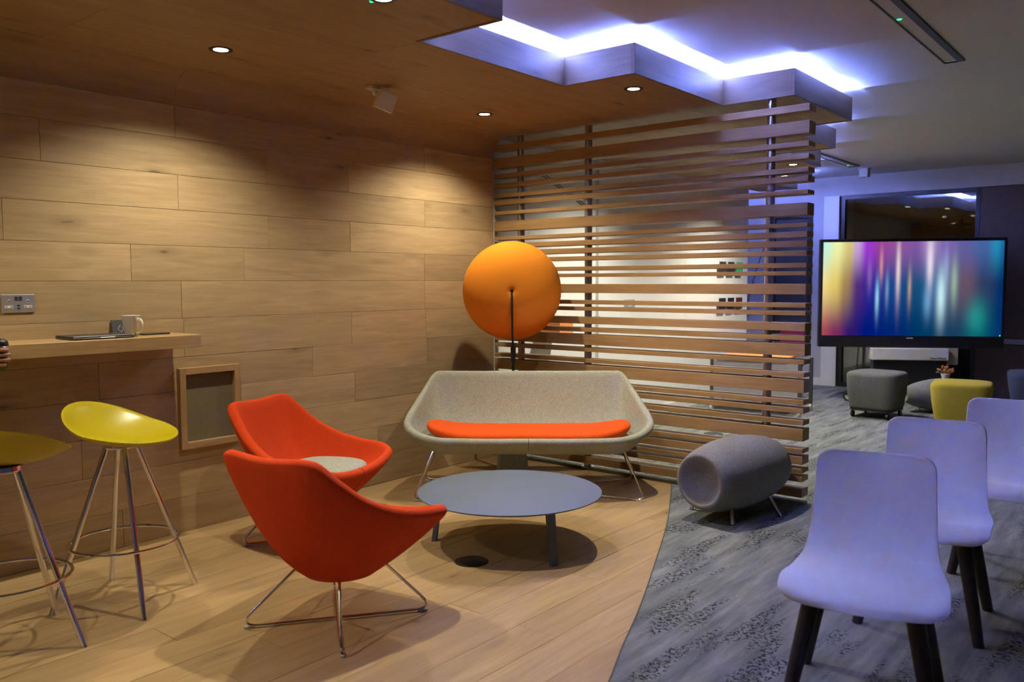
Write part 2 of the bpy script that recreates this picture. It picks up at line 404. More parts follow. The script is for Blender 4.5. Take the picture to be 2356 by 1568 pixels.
def resample(pts, n):
    P = pts + [pts[0]]; L = [0]
    for a, b in zip(P, P[1:]): L.append(L[-1] + (b - a).length)
    out = []; k = 0
    for i in range(n):
        t = L[-1] * i / n
        while L[k + 1] < t: k += 1
        u = (t - L[k]) / max(L[k + 1] - L[k], 1e-9); out.append(P[k].lerp(P[k + 1], u))
    return out

# ------------------------------------------------------------------ SETTING
BND = [(-1.5, 0.30), (0.3, 0.80), (1.4, 1.18), (2.426, 1.545), (2.689, 1.654), (3.067, 1.801), (3.595, 2.027), (4.307, 2.344), (5.067, 2.727), (5.225, 2.81)]
_bc = catmull([(x, y, 0) for x, y in BND], 8, closed=False)
def bnd(x):
    for a, b in zip(_bc, _bc[1:]):
        if a.x <= x <= b.x: return a.y + (b.y - a.y) * (x - a.x) / (b.x - a.x)
    return _bc[0].y if x < _bc[0].x else _bc[-1].y

# carpet
mb = MB(); pts = [p for p in _bc]
for a, b in zip(pts, pts[1:]):
    mb.add([(a.x, -3, 0), (b.x, -3, 0), (b.x, b.y, 0), (a.x, a.y, 0)], [(0, 1, 2, 3)])
mb.add([(5.225, -3, 0), (11.4, -3, 0), (11.4, 6.5, 0), (5.225, 6.5, 0)], [(0, 1, 2, 3)])
struct(mb.build('floor', 'carpet', weld=True), 'grey carpet with distressed black flecks')

# oak floor boards, individually
fl = MB().box(-1.5, .2, -.06, 5.225, 4.45, -.014).build('floor_oak', 'dark_gap'); struct(fl, 'oak plank floor of the seating nook')
def plank_poly(x0, x1, y0, y1):
    xs = [x0 + (x1 - x0) * i / 48 for i in range(49)]
    bot = [(x, max(y0, bnd(x) + .002)) for x in xs if bnd(x) + .004 < y1]
    if len(bot) < 1 or bnd(x0) + .006 > y1: return None
    xe = bot[-1][0]
    if xe < x1 - 1e-6:      # follow the curve up to the far edge of the board
        a_, b_ = xe, x1
        for _ in range(30):
            m_ = (a_ + b_) / 2
            if bnd(m_) + .002 < y1: a_ = m_
            else: b_ = m_
        return bot + [(a_, y1), (bot[0][0], y1)]
    return bot + [(xe, y1), (bot[0][0], y1)]
y = WALL; row = 0
while y > 0.35:
    y0, y1 = y - .19, y; x = -1.5 + random.uniform(-1.6, 0)
    while x < 5.22:
        ln = random.choice([1.5, 1.7, 1.9, 2.1]); a, b = max(x, -1.5), min(x + ln, 5.222)
        if b - a > .08:
            P = plank_poly(a + .0008, b - .0008, y0 + .0008, y1 - .0008)
            if P:
                cx, cy = (a + b) / 2, (y0 + y1) / 2
                n = len(P); zt = random.uniform(-.0006, .0004)
                vs = [(p[0] - cx, p[1] - cy, zt) for p in P] + [(p[0] - cx, p[1] - cy, -.013) for p in P]
                fs = [tuple(range(n)), tuple(range(2 * n - 1, n - 1, -1))] + [(i, (i + 1) % n, n + (i + 1) % n, n + i) for i in range(n)]
                o = MB().add(vs, fs).build('plank', 'oak_floor', fl); o.location = (cx, cy, 0)
        x += ln
    y -= .19
# carpet-to-oak trim
mb = MB().tube([(p.x, p.y, -.001) for p in _bc if p.x > -1.4], .004, 6); struct(mb.build('trim_1', 'rail_metal'), 'thin strip between oak boards and carpet')

# oak wall
wl = MB().box(-1.5, 4.4, 0, 5.14, 4.55, 2.37).build('wall_left', 'dark_gap'); struct(wl, 'wall clad in pale oak boards')
ROWS = [(0.0, .2, [0.9, 2.1, 3.5, 4.5]), (.2, .4, [1.5, 2.9, 3.9]), (.4, .6, [.8, 1.9, 3.2, 4.5]), (.6, .8, [1.4, 2.62, 3.7]), (.8, .99, [.7, 2.0, 3.355, 4.39]), (.99, 1.205, [1.1, 2.478, 3.68, 4.38]),
        (1.205, 1.412, [1.25, 2.47, 4.37]), (1.412, 1.606, [.9, 2.19, 2.87, 4.37]), (1.606, 1.803, [1.58, 3.045, 3.68]), (1.803, 1.994, [1.30, 2.468, 4.38]), (1.994, 2.197, [1.76, 3.04, 3.67]), (2.197, 2.37, [1.2, 2.46, 4.38])]
for z0, z1, js in ROWS:
    xs = [-1.5, -.2] + js + [5.145]
    for a, b in zip(xs, xs[1:]):
        cx, cz = (a + b) / 2, (z0 + z1) / 2; hx, hz = (b - a) / 2 - .0007, (z1 - z0) / 2 - .0007
        o = MB().box(-hx, -.02 + random.uniform(-.0006, .0006), -hz, hx, 0, hz, .0012).build('plank', 'oak_wall', wl); o.location = (cx, 4.4, cz)
# oak ceiling: stepped edge
STEP = [(-1.5, -.62, 1.93), (-.62, .55, 1.46), (.55, 1.72, 1.93), (1.72, 2.89, 2.40), (2.89, 4.05, 2.90), (4.05, 5.15, 2.43), (5.15, 6.25, 1.96), (6.25, 7.43, 2.46), (7.43, 8.54, 2.97), (8.54, 9.65, 3.45), (9.65, 10.4, 3.9)]  # first two columns are unseen, brought forward to throw more LED light
can = MB()
for a, b, y0 in STEP: can.box(a + .02, y0 + .02, Z_WOOD + .02, b - .02, 4.39 if a > 5.1 else 4.20, Z_WOOD + .05)
can = can.build('ceiling_canopy', 'dark_gap'); struct(can, 'lowered oak ceiling with a stepped edge')
for a, b, y0 in STEP:
    ye = 4.39 if a > 5.1 else 4.21
    ys = [y0 + .001] + [t for t in (2.66, 3.276, 3.9) if y0 + .15 < t < ye - .1] + [ye]
    for c, d in zip(ys, ys[1:]):
        hx, hy = (b - a) / 2 - .0006, (d - c) / 2 - .0006
        o = MB().box(-hx, -hy, 0, hx, hy, .02, .0008).build('panel', 'oak_ceiling', can); o.location = ((a + b) / 2, (c + d) / 2, Z_WOOD)
# curved boards between wall and oak ceiling
R_C = .17
cv = empty('trim_3'); struct(cv, 'curved oak boards where wall turns into ceiling')
def cove(x0, x1):
    rs = []
    for k in range(11):
        a = k / 10 * PI / 2
        yy = WALL - R_C + R_C * math.cos(a); zz = 2.37 + R_C * math.sin(a)
        y2 = WALL - R_C + (R_C + .02) * math.cos(a); z2 = 2.37 + (R_C + .02) * math.sin(a)
        rs.append([(x0 - (x0 + x1) / 2, yy - 4.3, zz - 2.45), (x1 - (x0 + x1) / 2, yy - 4.3, zz - 2.45), (x1 - (x0 + x1) / 2, y2 - 4.3, z2 - 2.45), (x0 - (x0 + x1) / 2, y2 - 4.3, z2 - 2.45)])
    o = MB().rings(rs).build('curved_panel', 'oak_ceiling', cv, smooth=True); o.location = ((x0 + x1) / 2, 4.3, 2.45)
for a, b in ((-1.5, .3), (.3, 2.46), (2.46, 4.38), (4.38, 5.145)): cove(a + .0006, b - .0006)

FT = 2.70
led = empty('cove_light', (3.5, 2.6, 2.64), 0, 'violet white LED strip hidden behind the stepped edge of the oak ceiling', 'light strip')
def led_seg(x0, y0, x1, y1):
    o = MB().box(x0 - 3.5, y0 - 2.6, .0, x1 - 3.5, y1 - 2.6, .012).build('strip', 'led_glow', led)
def fascia_x(a, b, y0):
    o = MB().box(-(b - a) / 2, 0, 0, (b - a) / 2, .02, FT - Z_WOOD + .004, .0008).build('fascia_board', 'oak_fascia', can); o.location = ((a + b) / 2, y0, Z_WOOD - .004)
def fascia_y(x, c, d, side):
    L_ = d - c
    o = MB().box(-L_ / 2, -.01, 0, L_ / 2, .01, FT - Z_WOOD + .004, .0008).build('fascia_board', 'oak_fascia', can); o.location = (x + side * .01, (c + d) / 2, Z_WOOD - .004); o.rotation_euler = (0, 0, PI / 2)
for i, (a, b, y0) in enumerate(STEP):
    fascia_x(a, b, y0)
    led_seg(a + (.07 if i and STEP[i - 1][2] > y0 else -.05), y0 + .055, b - (.07 if i + 1 < len(STEP) and STEP[i + 1][2] > y0 else -.05), y0 + .075)
    if i:
        yp = STEP[i - 1][2]
        if yp > y0:   # this column sticks out further: face looks to -x
            fascia_y(a, y0 + .02, yp + .02, 1); led_seg(a + .055, y0 + .09, a + .075, yp + .05)
        else:
            fascia_y(a, yp + .02, y0 + .02, -1); led_seg(a - .075, yp + .09, a - .055, y0 + .05)

# white ceiling and other walls
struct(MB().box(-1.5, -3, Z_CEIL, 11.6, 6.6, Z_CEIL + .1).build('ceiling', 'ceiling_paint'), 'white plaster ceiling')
wb = MB().box(5.15, 4.42, 0, 10.1, 4.55, Z_CEIL).build('wall_back', 'mid_grey'); struct(wb, 'white wall seen through the slats')
xs = [5.15, 5.64, 6.62, 8.45, 10.1]
for a, b in zip(xs, xs[1:]):
    o = MB().box(a + .001, 4.40, .002, b - .001, 4.42, Z_CEIL - .002, .001).build('panel', 'white_paint', wb)
struct(MB().box(5.27, 4.388, .0, 10.1, 4.40, .09).build('baseboard_back', 'white_paint'))
struct(MB().box(10.1, 4.55, 0, 10.2, 6.5, Z_CEIL).build('wall_end', 'white_paint'), 'return of the white wall')
struct(MB().box(10.2, 6.4, 0, 11.6, 6.5, Z_CEIL).build('wall_alcove', 'white_paint'))
wf = MB()
wf.box(11.4, 3.72, 0, 11.6, 6.5, Z_CEIL); wf.box(11.4, -3, 2.52, 11.6, 3.72, Z_CEIL)
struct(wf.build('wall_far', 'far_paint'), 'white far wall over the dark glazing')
struct(MB().box(11.37, 3.70, 0, 11.405, 3.90, 2.52, .004).build('trim_2', 'white_paint'), 'white reveal beside the dark window')
struct(MB().box(11.385, 3.9, 0, 11.4, 6.4, .10).build('baseboard_far', 'white_paint'))
# brown panelled part of the far wall
pw = MB().box(11.44, -3, 0, 11.6, 2.06, 2.52).build('wall_panelled', 'dark_gap'); struct(pw, 'brown panelled wall to the right of the window')
for a, b in ((-3, -1.4), (-1.4, .05), (.05, 1.05), (1.05, 2.06)):
    MB().box(11.42, a + .004, .72, 11.44, b - .004, 2.515, .002).build('panel', 'brown_panel', pw)
    MB().box(11.42, a + .004, .0, 11.44, b - .004, .64, .002).build('panel', 'brown_panel', pw)
MB().box(11.40, -3, .65, 11.44, 1.86, .71, .003).build('rail', 'mid_grey', pw)
# dark window
win = MB()
for y0, y1, z0, z1 in ((3.64, 3.70, 0, 2.52), (2.06, 2.11, 0, 2.52), (2.11, 3.64, 2.47, 2.52), (2.11, 3.64, 0, .05)):
    win.box(11.42, y0, z0, 11.50, y1, z1, .002)
win = win.build('window_1', 'black'); struct(win, 'dark glazed opening reflecting the room')
MB().box(11.46, 2.10, .04, 11.468, 3.65, 2.48).build('pane', 'glass', win)
struct(MB().box(12.3, 1.9, 0, 12.4, 3.9, 2.6).box(11.6, 3.8, 0, 12.3, 3.9, 2.6).box(11.6, 1.9, 0, 12.3, 2.0, 2.6).box(11.6, 1.9, 2.6, 12.4, 3.9, 2.7).box(11.4, 1.9, -.1, 12.4, 3.9, -.002).build('wall_beyond', 'grey_paint'), 'unlit room beyond the window')
# glazed panel on the far wall seen past the slats
w2 = MB()
for y0, y1, z0, z1 in ((4.05, 4.10, .55, 2.3), (4.55, 4.60, .55, 2.3), (4.10, 4.55, 2.25, 2.3), (4.10, 4.55, .55, .6)): w2.box(11.36, y0, z0, 11.40, y1, z1, .002)
w2 = w2.build('window_2', 'black'); struct(w2, 'dark narrow window past the end of the slats')
MB().box(11.385, 4.10, .6, 11.392, 4.55, 2.25).build('pane', 'dark_pane', w2)
struct(MB().box(-1.6, -3, 0, -1.5, 6.5, Z_CEIL).build('wall_near', 'grey_paint')); struct(MB().box(-1.5, -3.1, 0, 11.6, -3, Z_CEIL).build('wall_right', 'grey_paint'))

# ------------------------------------------------------------------ DOWNLIGHTS
def spot(name, loc, power, col, parent, ang=128, blend=1.0, rad=.022):
    d = bpy.data.lights.new(name, 'SPOT'); d.energy = power; d.color = col; d.spot_size = math.radians(ang); d.spot_blend = blend; d.shadow_soft_size = rad
    o = bpy.data.objects.new(name, d); COL.objects.link(o); o.location = loc; o.parent = parent
    return o
def downlight(x, y, label, power, col, ang=136, blend=.8):
    t = empty('downlight', (x, y, Z_WOOD), 0, label, 'ceiling light', 'recessed downlights')
    MB().lathe([(.035, -.0012), (.050, -.005), (.057, -.003), (.057, .0), (.036, .0)], 28, close0=False, close1=False).build('trim_ring', 'black', t, smooth=True)
    MB().lathe([(.0355, -.0022), (.0355, -.001)], 24).build('lamp', 'lamp_glow', t)
    spot('beam', (0, 0, -.02), power, col, t, ang, blend)
    return t
downlight(2.365, 3.76, 'recessed downlight over the end of the wooden counter', P_SPOT, WARM)
downlight(4.39, 3.81, 'recessed downlight nearest the corner where the slats meet the wall', P_SPOT, WARM)
downlight(4.39, 2.64, 'recessed downlight close to the stepped edge above the grey sofa', P_SPOT * 1.9, WARM, 100, 1.0)
downlight(2.365, 2.59, 'recessed downlight beside the green indicator', P_SPOT * 1.25, WARM, 100, 1.0)
downlight(.34, 3.76, 'recessed downlight over the counter behind the person', P_SPOT, WARM)
downlight(.34, 2.62, 'recessed downlight outside the frame near the stepped edge', P_SPOT, WARM, 96, 1.0)
downlight(6.35, 3.10, 'recessed downlight just behind the slats', P_SPOT_BACK * .7, NEUT)
downlight(8.194, 3.12, 'recessed downlight seen through the end of the slats beside the last post', P_SPOT_BACK * .4, NEUT)
downlight(6.35, 3.55, 'recessed downlight near the white wall behind the slats', P_SPOT_BACK * .55, NEUT)
downlight(8.96, 3.51, 'recessed downlight near the pinned cards on the white wall', P_SPOT_BACK * .8, NEUT)
tag(MB().lathe([(.006, -.004), (.009, -.002), (.009, 0)], 12).build('indicator_light', 'green_glow'), 'tiny green indicator light in the oak ceiling', 'indicator').location = (2.36, 2.652, Z_WOOD)

# ceiling slot lights (switched off)
def slot(x0, x1, yc, gx, label):
    t = empty('linear_light', ((x0 + x1) / 2, yc, Z_CEIL), 0, label, 'ceiling light', 'linear slot lights in the white ceiling'); h = (x1 - x0) / 2
    MB().box(-h, -.062, -.010, h, -.022, 0, .001).build('slot_shade', 'black', t)  # black strip stands in for the shaded side wall of the recess
    MB().box(-h, .05, -.010, h, .056, 0).box(h - .008, -.062, -.010, h, .056, 0).box(-h, -.062, -.010, -h + .008, .056, 0).build('frame', 'black', t)
    MB().box(-h + .008, -.022, -.004, h - .008, .05, 0).build('diffuser', 'pale_grey', t)
    o = MB().lathe([(.010, -.007), (.014, -.004)], 12).build('indicator', 'green_glow', t); o.location = (gx - (x0 + x1) / 2, .03, 0)
slot(2.6, 5.91, 1.24, 4.78, 'long dark linear ceiling light nearest the camera, switched off')
slot(7.6, 10.47, 3.24, 10.32, 'far linear ceiling light near the end of the stepped canopy')

# security sensor under the oak ceiling
t = empty('motion_sensor', (3.36, 3.78, Z_WOOD), 0, 'white motion sensor on a bracket under the oak ceiling', 'sensor')
MB().box(-.035, -.03, -.02, .035, .03, 0, .004).build('bracket', 'ceramic', t)
MB().tube([(.005, 0, -.018), (.015, -.01, -.05)], .012, 10).build('arm', 'ceramic', t)
o = MB().box(-.05, -.042, -.055, .05, .042, .055, .006).build('housing', 'ceramic', t); o.location = (.045, -.06, -.085); o.rotation_euler = (.25, .30, -.35)
t = empty('ceiling_sensor', (10.73, 3.2, Z_CEIL), 0, 'small white box on the far ceiling near the end wall', 'sensor')
MB().box(-.05, -.05, -.11, .05, .05, -.012, .006).build('housing', 'pale_grey', t); MB().lathe([(.07, -.012), (.07, 0)], 20).build('plate', 'pale_grey', t)

# ------------------------------------------------------------------ SLATTED SCREEN
scr = empty('slatted_screen', (5.205, 3.12, 0), 0, 'oak slatted screen on steel posts between the nook and the next bay', 'room divider')
SL = [(2.477, 2.434), (2.376, 2.298), (2.254, 2.222), (2.178, 2.146), (2.097, 2.066), (2.045, 2.01), (1.96, 1.933), (1.881, 1.806), (1.76, 1.733), (1.707, 1.671), (1.651, 1.613), (1.59, 1.559), (1.514, 1.484), (1.463, 1.437), (1.385, 1.319), (1.266, 1.237), (1.216, 1.189), (1.142, 1.092), (1.063, 1.033), (1.013, .937), (.915, .886), (.834, .805), (.789, .708), (.664, .633), (.613, .579), (.537, .505), (.483, .405), (.358, .329), (.309, .258), (.232, .204), (.183, .149), (.104, .05)]
for a, b in SL:
    o = MB().box(-1.255, -.055, -(a - b) / 2, 1.255, .055, (a - b) / 2, .0015).build('slat', 'oak_slat', scr)
    o.location = (0, 3.12 - 3.12, (a + b) / 2); o.rotation_euler = (0, 0, PI / 2)
for yy in (4.142, 3.507, 2.124):
    o = MB().lathe([(.0275, .012), (.0275, Z_WOOD)], 20).lathe([(.05, .012), (.05, .02), (.03, .022)], 20).build('post', 'steel', scr, smooth=True); o.location = (0, yy - 3.12, 0)
MB().box(-.035, -1.26, 0, .035, 1.255, .02, .003).build('floor_track', 'rail_metal', scr)

# ------------------------------------------------------------------ COUNTER AND THINGS ON IT
tag(MB().box(-1.5, 0, 0, 2.405, .30, .066, .002).build('counter', 'oak_counter'), 'thick oak counter shelf fixed along the wall', 'counter').location = (0, 4.08, 1.063)
CT = 1.129
t = empty('laptop', (1.925, 4.235, CT), math.radians(0), 'closed dark grey laptop lying on the counter', 'laptop')
MB().box(-.15, -.1, .002, .15, .1, .011, .003).build('base', 'device_grey', t); MB().box(-.15, -.1, .012, .15, .1, .018, .003).build('lid', 'device_grey', t)
MB().box(-.02, -.1035, .006, .05, -.0995, .010, .001).build('front_lip', 'brushed', t)
t = empty('mug', (2.108, 4.235, CT), 0, 'white tapered mug beside the laptop on the counter', 'mug')
MB().lathe([(.030, 0), (.033, .004), (.046, .104), (.0475, .107), (.044, .106), (.031, .012), (.001, .010)], 32, close1=False).build('body', 'ceramic', t, smooth=True)
hp = [(.040, 0, .085), (.062, 0, .088), (.074, 0, .075), (.072, 0, .045), (.060, 0, .022), (.036, 0, .018)]
o = MB().tube(catmull(hp, 5, False), .0065, 8).build('handle', 'ceramic', t, smooth=True); o.rotation_euler = (0, 0, math.radians(-75))
t = empty('phone', (2.255, 4.29, CT), math.radians(0), 'flat black phone lying near the end of the counter', 'phone')
MB().box(-.075, -.036, 0, .075, .036, .008, .003).build('body', 'black', t); MB().box(-.071, -.033, .008, .071, .033, .0086).build('screen', 'black_gloss', t)
t = empty('card', (2.098, 4.345, CT), 0, 'small dark card leaning on the wall behind the white mug', 'card')
o = MB().box(-.03, -.002, 0, .03, .002, .085, .001).build('sheet', 'device_grey', t); o.rotation_euler = (-.35, 0, 0)
d = MB(); 
for k in range(4):
    a, b = k * PI / 2, (k + 1) * PI / 2; q = Vector((math.cos(a) * .014 + .012, -.0030, .036 + math.sin(a) * .02)); p = Vector((math.cos(b) * .014 + .012, -.0030, .036 + math.sin(b) * .02)); d.tube([q, p], .0012, 4)
d.build('diamond_mark', 'pale_grey', o)

# socket
t = empty('wall_socket', (1.631, 4.379, 1.306), 0, 'brushed steel double wall socket above the counter', 'socket')
MB().box(-.073, -.006, -.043, .073, 0, .043, .002).build('plate', 'brushed', t)
for s in (-1, 1):
    ol = MB().box(s * .042 - .005, -.0075, .004, s * .042 + .005, -.005, .018, .0005).box(s * .042 - .018, -.0075, -.022, s * .042 + .018, -.005, -.010, .0005); ol = ol.build('outlet', 'ceramic', t)
    for q in ((-.0025, .007, .0025, .014), (-.014, -.018, -.008, -.014), (.008, -.018, .014, -.014)):
        MB().box(s * .042 + q[0], -.0079, q[1], s * .042 + q[2], -.0074, q[3]).build('pin_hole', 'black', ol)
    o = MB().box(-.007, -.004, -.010, .007, 0, .010, .001).build('switch', 'device_grey', t); o.location = (s * .009, -.0055, .024); o.rotation_euler = (.15, 0, 0)
    MB().box(-.006, -.0075, -.017 + s * .007 - .003, .006, -.005, -.017 + s * .007 + .003).build('usb_port', 'black', t)

# framed access panel
t = empty('access_panel', (2.615, 4.38, .70), 0, 'oak framed access panel low on the wall under the counter end', 'wall panel')
HW, HH, FW, FP = .19, .228, .037, -.036
for nm, bx in (('frame_side', (-HW, FP, -HH, -HW + FW, 0, HH)), ('frame_side', (HW - FW, FP, -HH, HW, 0, HH)), ('frame_rail', (-HW + FW, FP, HH - FW, HW - FW, 0, HH)), ('frame_rail', (-HW + FW, FP, -HH, HW - FW, 0, -HH + FW))):
    if nm == 'frame_side':
        x0, y0, z0, x1, y1, z1 = bx
        o = MB().box(z0, y0, -(x1 - x0) / 2, z1, y1, (x1 - x0) / 2, .0015).build(nm, 'oak_frame', t); o.location = ((x0 + x1) / 2, 0, 0); o.rotation_euler = (0, -PI / 2, 0)
    else: MB().box(*bx, .0015).build(nm, 'oak_frame', t)
MB().box(-HW + FW, -.005, -HH + FW, HW - FW, 0, HH - FW).build('inset', 'recess_panel', t)

# ------------------------------------------------------------------ UPHOLSTERED SHELLS
def shell(rim_half, spine, rb, zb, zs, thick, bulge=.22, n=112):
    """rim_half: rim points (u forward, v, z) from back middle to front middle with v >= 0"""
    full = rim_half + [(u, -v, z) for u, v, z in rim_half[::-1] if v > 1e-6]
    R = resample(catmull(full, 14), n)
    prof_n = 9; rings = []
    K = 9; WT = [math.exp(-(k / 5.0) ** 2) for k in range(-K, K + 1)]; SW = sum(WT)
    RS_ = []
    for i in range(n):
        q = Vector((0, 0, 0))
        for k in range(-K, K + 1): q += R[(i + k) % n] * WT[k + K]
        RS_.append(q / SW)
    for p, p_s in zip(R, RS_):
        c = Vector((spine[0], max(-spine[1], min(spine[1], p_s.y * .93)), 0))
        dv = Vector((p_s.x, p_s.y, 0)) - c; nrm = dv.normalized()
        B = c + nrm * rb + Vector((0, 0, zb)); S = c + nrm * (rb * .92) + Vector((0, 0, zs))
        Ro = p.copy(); h = p.z - zb
        Q = B.lerp(p_s, .5) + nrm * (bulge * .3 * dv.length); kz = max(0, min(1, (nrm.x + .75) / .75)); Q.z = zb + (.22 + .17 * kz * kz * (3 - 2 * kz)) * (p_s.z - zb)
        up = Vector((0, 0, 1)); tdir = (Ro - Q).normalized(); inn = (-nrm + up * nrm.dot(tdir) * .6).normalized()
        Ri = Ro + inn * thick
        Qi = S.lerp(Ri, .52) + nrm * (.02 + bulge * .22 * dv.length); Qi.z = zs + .10 * max(Ri.z - zs, .0)
        ring = [c + Vector((0, 0, zb)), c + nrm * rb * .6 + Vector((0, 0, zb))]
        for k in range(prof_n):
            u = k / (prof_n - 1) * .97; ring.append((1 - u) ** 2 * B + 2 * u * (1 - u) * Q + u * u * Ro)
        mid = (Ro + Ri) / 2; ax = (Ro - mid); tp = (tdir - ax.normalized() * tdir.dot(ax.normalized())).normalized()
        for k in range(1, 8):
            a = PI * k / 8; ring.append(mid + ax * math.cos(a) + tp * math.sin(a) * thick * .5)
        for k in range(prof_n):
            u = (1 - k / (prof_n - 1)) * .97; ring.append((1 - u) ** 2 * S + 2 * u * (1 - u) * Qi + u * u * Ri)
        ring += [c + nrm * rb * .5 + Vector((0, 0, zs)), c + Vector((0, 0, zs))]
        rings.append(ring)
    m = len(rings[0]); vs = [q for r in rings for q in r]; fs = []
    for i in range(n):
        j = (i + 1) % n
        for k in range(m - 1): fs.append((i * m + k, j * m + k, j * m + k + 1, i * m + k + 1))
    return MB().add(vs, fs), rings

def seam(rings, idx, name, mat, parent):
    r = rings[idx]; pts = [q for q in r[6:22]]
    c = (r[2] + r[-3]) / 2
    MB().tube([p + (p - c).normalized() * .0005 for p in pts], .0016, 5).build(name, mat, parent)

def pillow(mb, outline, z0, z1, ncap=5, bow=None):
    """soft cushion with a plan outline (list of Vectors), flat-ish with round edges"""
    cx = sum((p.x for p in outline)) / len(outline); cy = sum((p.y for p in outline)) / len(outline)
    def zz(p): return bow(p) if bow else 0
    rings = []; h = (z1 - z0) / 2
    for k in range(2 * ncap + 1):
        a = -PI / 2 + PI * k / (2 * ncap); ins = (1 - math.cos(a)) * h * 1.1
        ring = []
        for i, p in enumerate(outline):
            a0, b0 = outline[i - 1], outline[(i + 1) % len(outline)]
            tn = (b0 - a0).normalized(); nn = Vector((-tn.y, tn.x, 0))
            if nn.dot(Vector((cx - p.x, cy - p.y, 0))) < 0: nn = -nn
            q = p + nn * ins; ring.append(Vector((q.x, q.y, z0 + h + h * math.sin(a) + zz(q))))
        rings.append(ring)
    def shrink(ring, f, dz):
        return [Vector((cx + (p.x - cx) * f, cy + (p.y - cy) * f, p.z - zz(p) + dz + zz(Vector((cx + (p.x - cx) * f, cy + (p.y - cy) * f, 0))))) for p in ring]
    top = [shrink(rings[-1], f, dz) for f, dz in ((.8, .006), (.5, .010), (.05, .011))]
    bot = [shrink(rings[0], f, 0) for f in (.05, .5)]
    return mb.rings(bot + rings + top)

ARM_RIM = [(-.405, 0, .718), (-.400, .10, .722), (-.392, .19, .728), (-.368, .243, .718), (-.29, .285, .645), (-.19, .322, .565), (-.05, .362, .497), (.10, .390, .461), (.215, .394, .446), (.295, .340, .428), (.325, .20, .396), (.330, 0, .382)]
def armchair(loc, yaw, label):
    t = empty('armchair', (*loc, 0), yaw, label, 'armchair', 'red armchairs by the coffee table')
    sh, rings = shell(ARM_RIM, (.02, .0), .15, .205, .30, .054, bulge=.16)
    sh.build('shell', 'red_fabric', t, smooth=True, weld=True, angle=80)
    n = len(rings); idx = min(range(n), key=lambda i: abs(rings[i][10].y) + (10 if rings[i][10].x < 0 else 0))
    seam(rings, idx, 'seam', 'dark_fabric', t)
    out = resample(catmull([(-.17, 0, 0), (-.13, .15, 0), (.05, .215, 0), (.20, .175, 0), (.265, 0, 0), (.20, -.175, 0), (.05, -.215, 0), (-.13, -.15, 0)], 8), 40)
    out = [p + Vector((.03, 0, 0)) for p in out]
    o = pillow(MB(), out, .362, .424).build('seat_cushion', 'grey_fabric', t, smooth=True, angle=80)
    for s in (-1, 1):
        pts = fillet([(-.115, .115 * s, .235), (-.29, .28 * s, .010), (.285, -.285 * s, .010), (.115, -.155 * s, .235)], .035)
        wl_ = MB().tube(pts, .0058, 8).build('wire_leg', 'chrome', t, smooth=True)
        for q in (-1, 1):
            o = MB().box(-.022, -.007, 0, .022, .007, .009, .002).build('glide', 'pale_grey', wl_); o.location = (q * .25, -q * s * .25, 0); o.rotation_euler = (0, 0, -s * PI / 4)
    return t
armchair((2.192, 2.724), math.radians(8.3), 'red armchair nearest the camera, seen from behind')
armchair((2.827, 3.707), math.radians(-74.2), 'red armchair against the oak wall, seen from the front with its grey cushion')

SOFA_RIM = [(-.372, 0, .745), (-.374, .35, .744), (-.376, .60, .744), (-.374, .655, .742), (-.350, .686, .720), (-.22, .735, .645), (-.05, .785, .560), (.08, .815, .495), (.165, .812, .452), (.25, .745, .412), (.315, .62, .385), (.345, .38, .378), (.350, 0, .378)]
t = empty('sofa', (4.40, 3.443, 0), math.radians(-141.9), 'grey wide sofa on thin chrome legs in front of the slatted screen', 'sofa')
sh, rings = shell(SOFA_RIM, (.02, .50), .17, .285, .36, .05, bulge=.12, n=150)
sh.build('shell', 'grey_fabric', t, smooth=True, weld=True, angle=80)
idx = min(range(len(rings)), key=lambda i: abs(rings[i][10].y) + (10 if rings[i][10].x < 0 else 0)); seam(rings, idx, 'seam', 'dark_fabric', t)
out = resample(catmull([(-.16, 0, 0), (-.16, .45, 0), (-.10, .63, 0), (.05, .675, 0), (.19, .64, 0), (.268, .50, 0), (.285, 0, 0), (.268, -.50, 0), (.19, -.64, 0), (.05, -.675, 0), (-.10, -.63, 0), (-.16, -.45, 0)], 8), 72)
pillow(MB(), out, .375, .435, bow=lambda p: .055 * max(0, (abs(p.y) - .36) / .32) ** 2).build('seat_cushion', 'cushion_orange', t, smooth=True, angle=80)
for s in (-1, 1):
    pts = fillet([(-.12, -.62 * s, .30), (-.31, -.745 * s, .010), (.29, .745 * s, .010), (.17, .62 * s, .31)], .035)
    wl_ = MB().tube(pts, .006, 8).build('wire_leg', 'chrome', t, smooth=True)
    MB().tube(fillet([(.17, .62 * s, .31), (.205, .5 * s, .322), (.205, 0, .322)], .03), .006, 8).build('support_wire', 'chrome', t, smooth=True)
    for q in (-1, 1):
        o = MB().box(-.022, -.007, 0, .022, .007, .009, .002).build('glide', 'pale_grey', wl_); o.location = (q * .275, q * s * .71, 0); o.rotation_euler = (0, 0, s * 1.19)

# ------------------------------------------------------------------ ROUND LAMP-LIKE DISC BEHIND THE SOFA
BC = Vector((4.79, 3.90, 0)); t = empty('acoustic_disc', BC, math.radians(-141), 'large orange padded disc on a thin black stem behind the sofa', 'acoustic disc')
BZ = 1.338; RB = .362
prof = []
for k in range(25):
    a = -PI / 2 + PI * k / 24; r = RB * math.cos(a) ** .9 if k not in (0, 24) else .0005
    prof.append((r, .20 * math.sin(a)))
prof = [(max(r, .0005), z - (.010 * math.exp(-(r / .022) ** 2) * (1 if z > 0 else -1))) for r, z in prof]
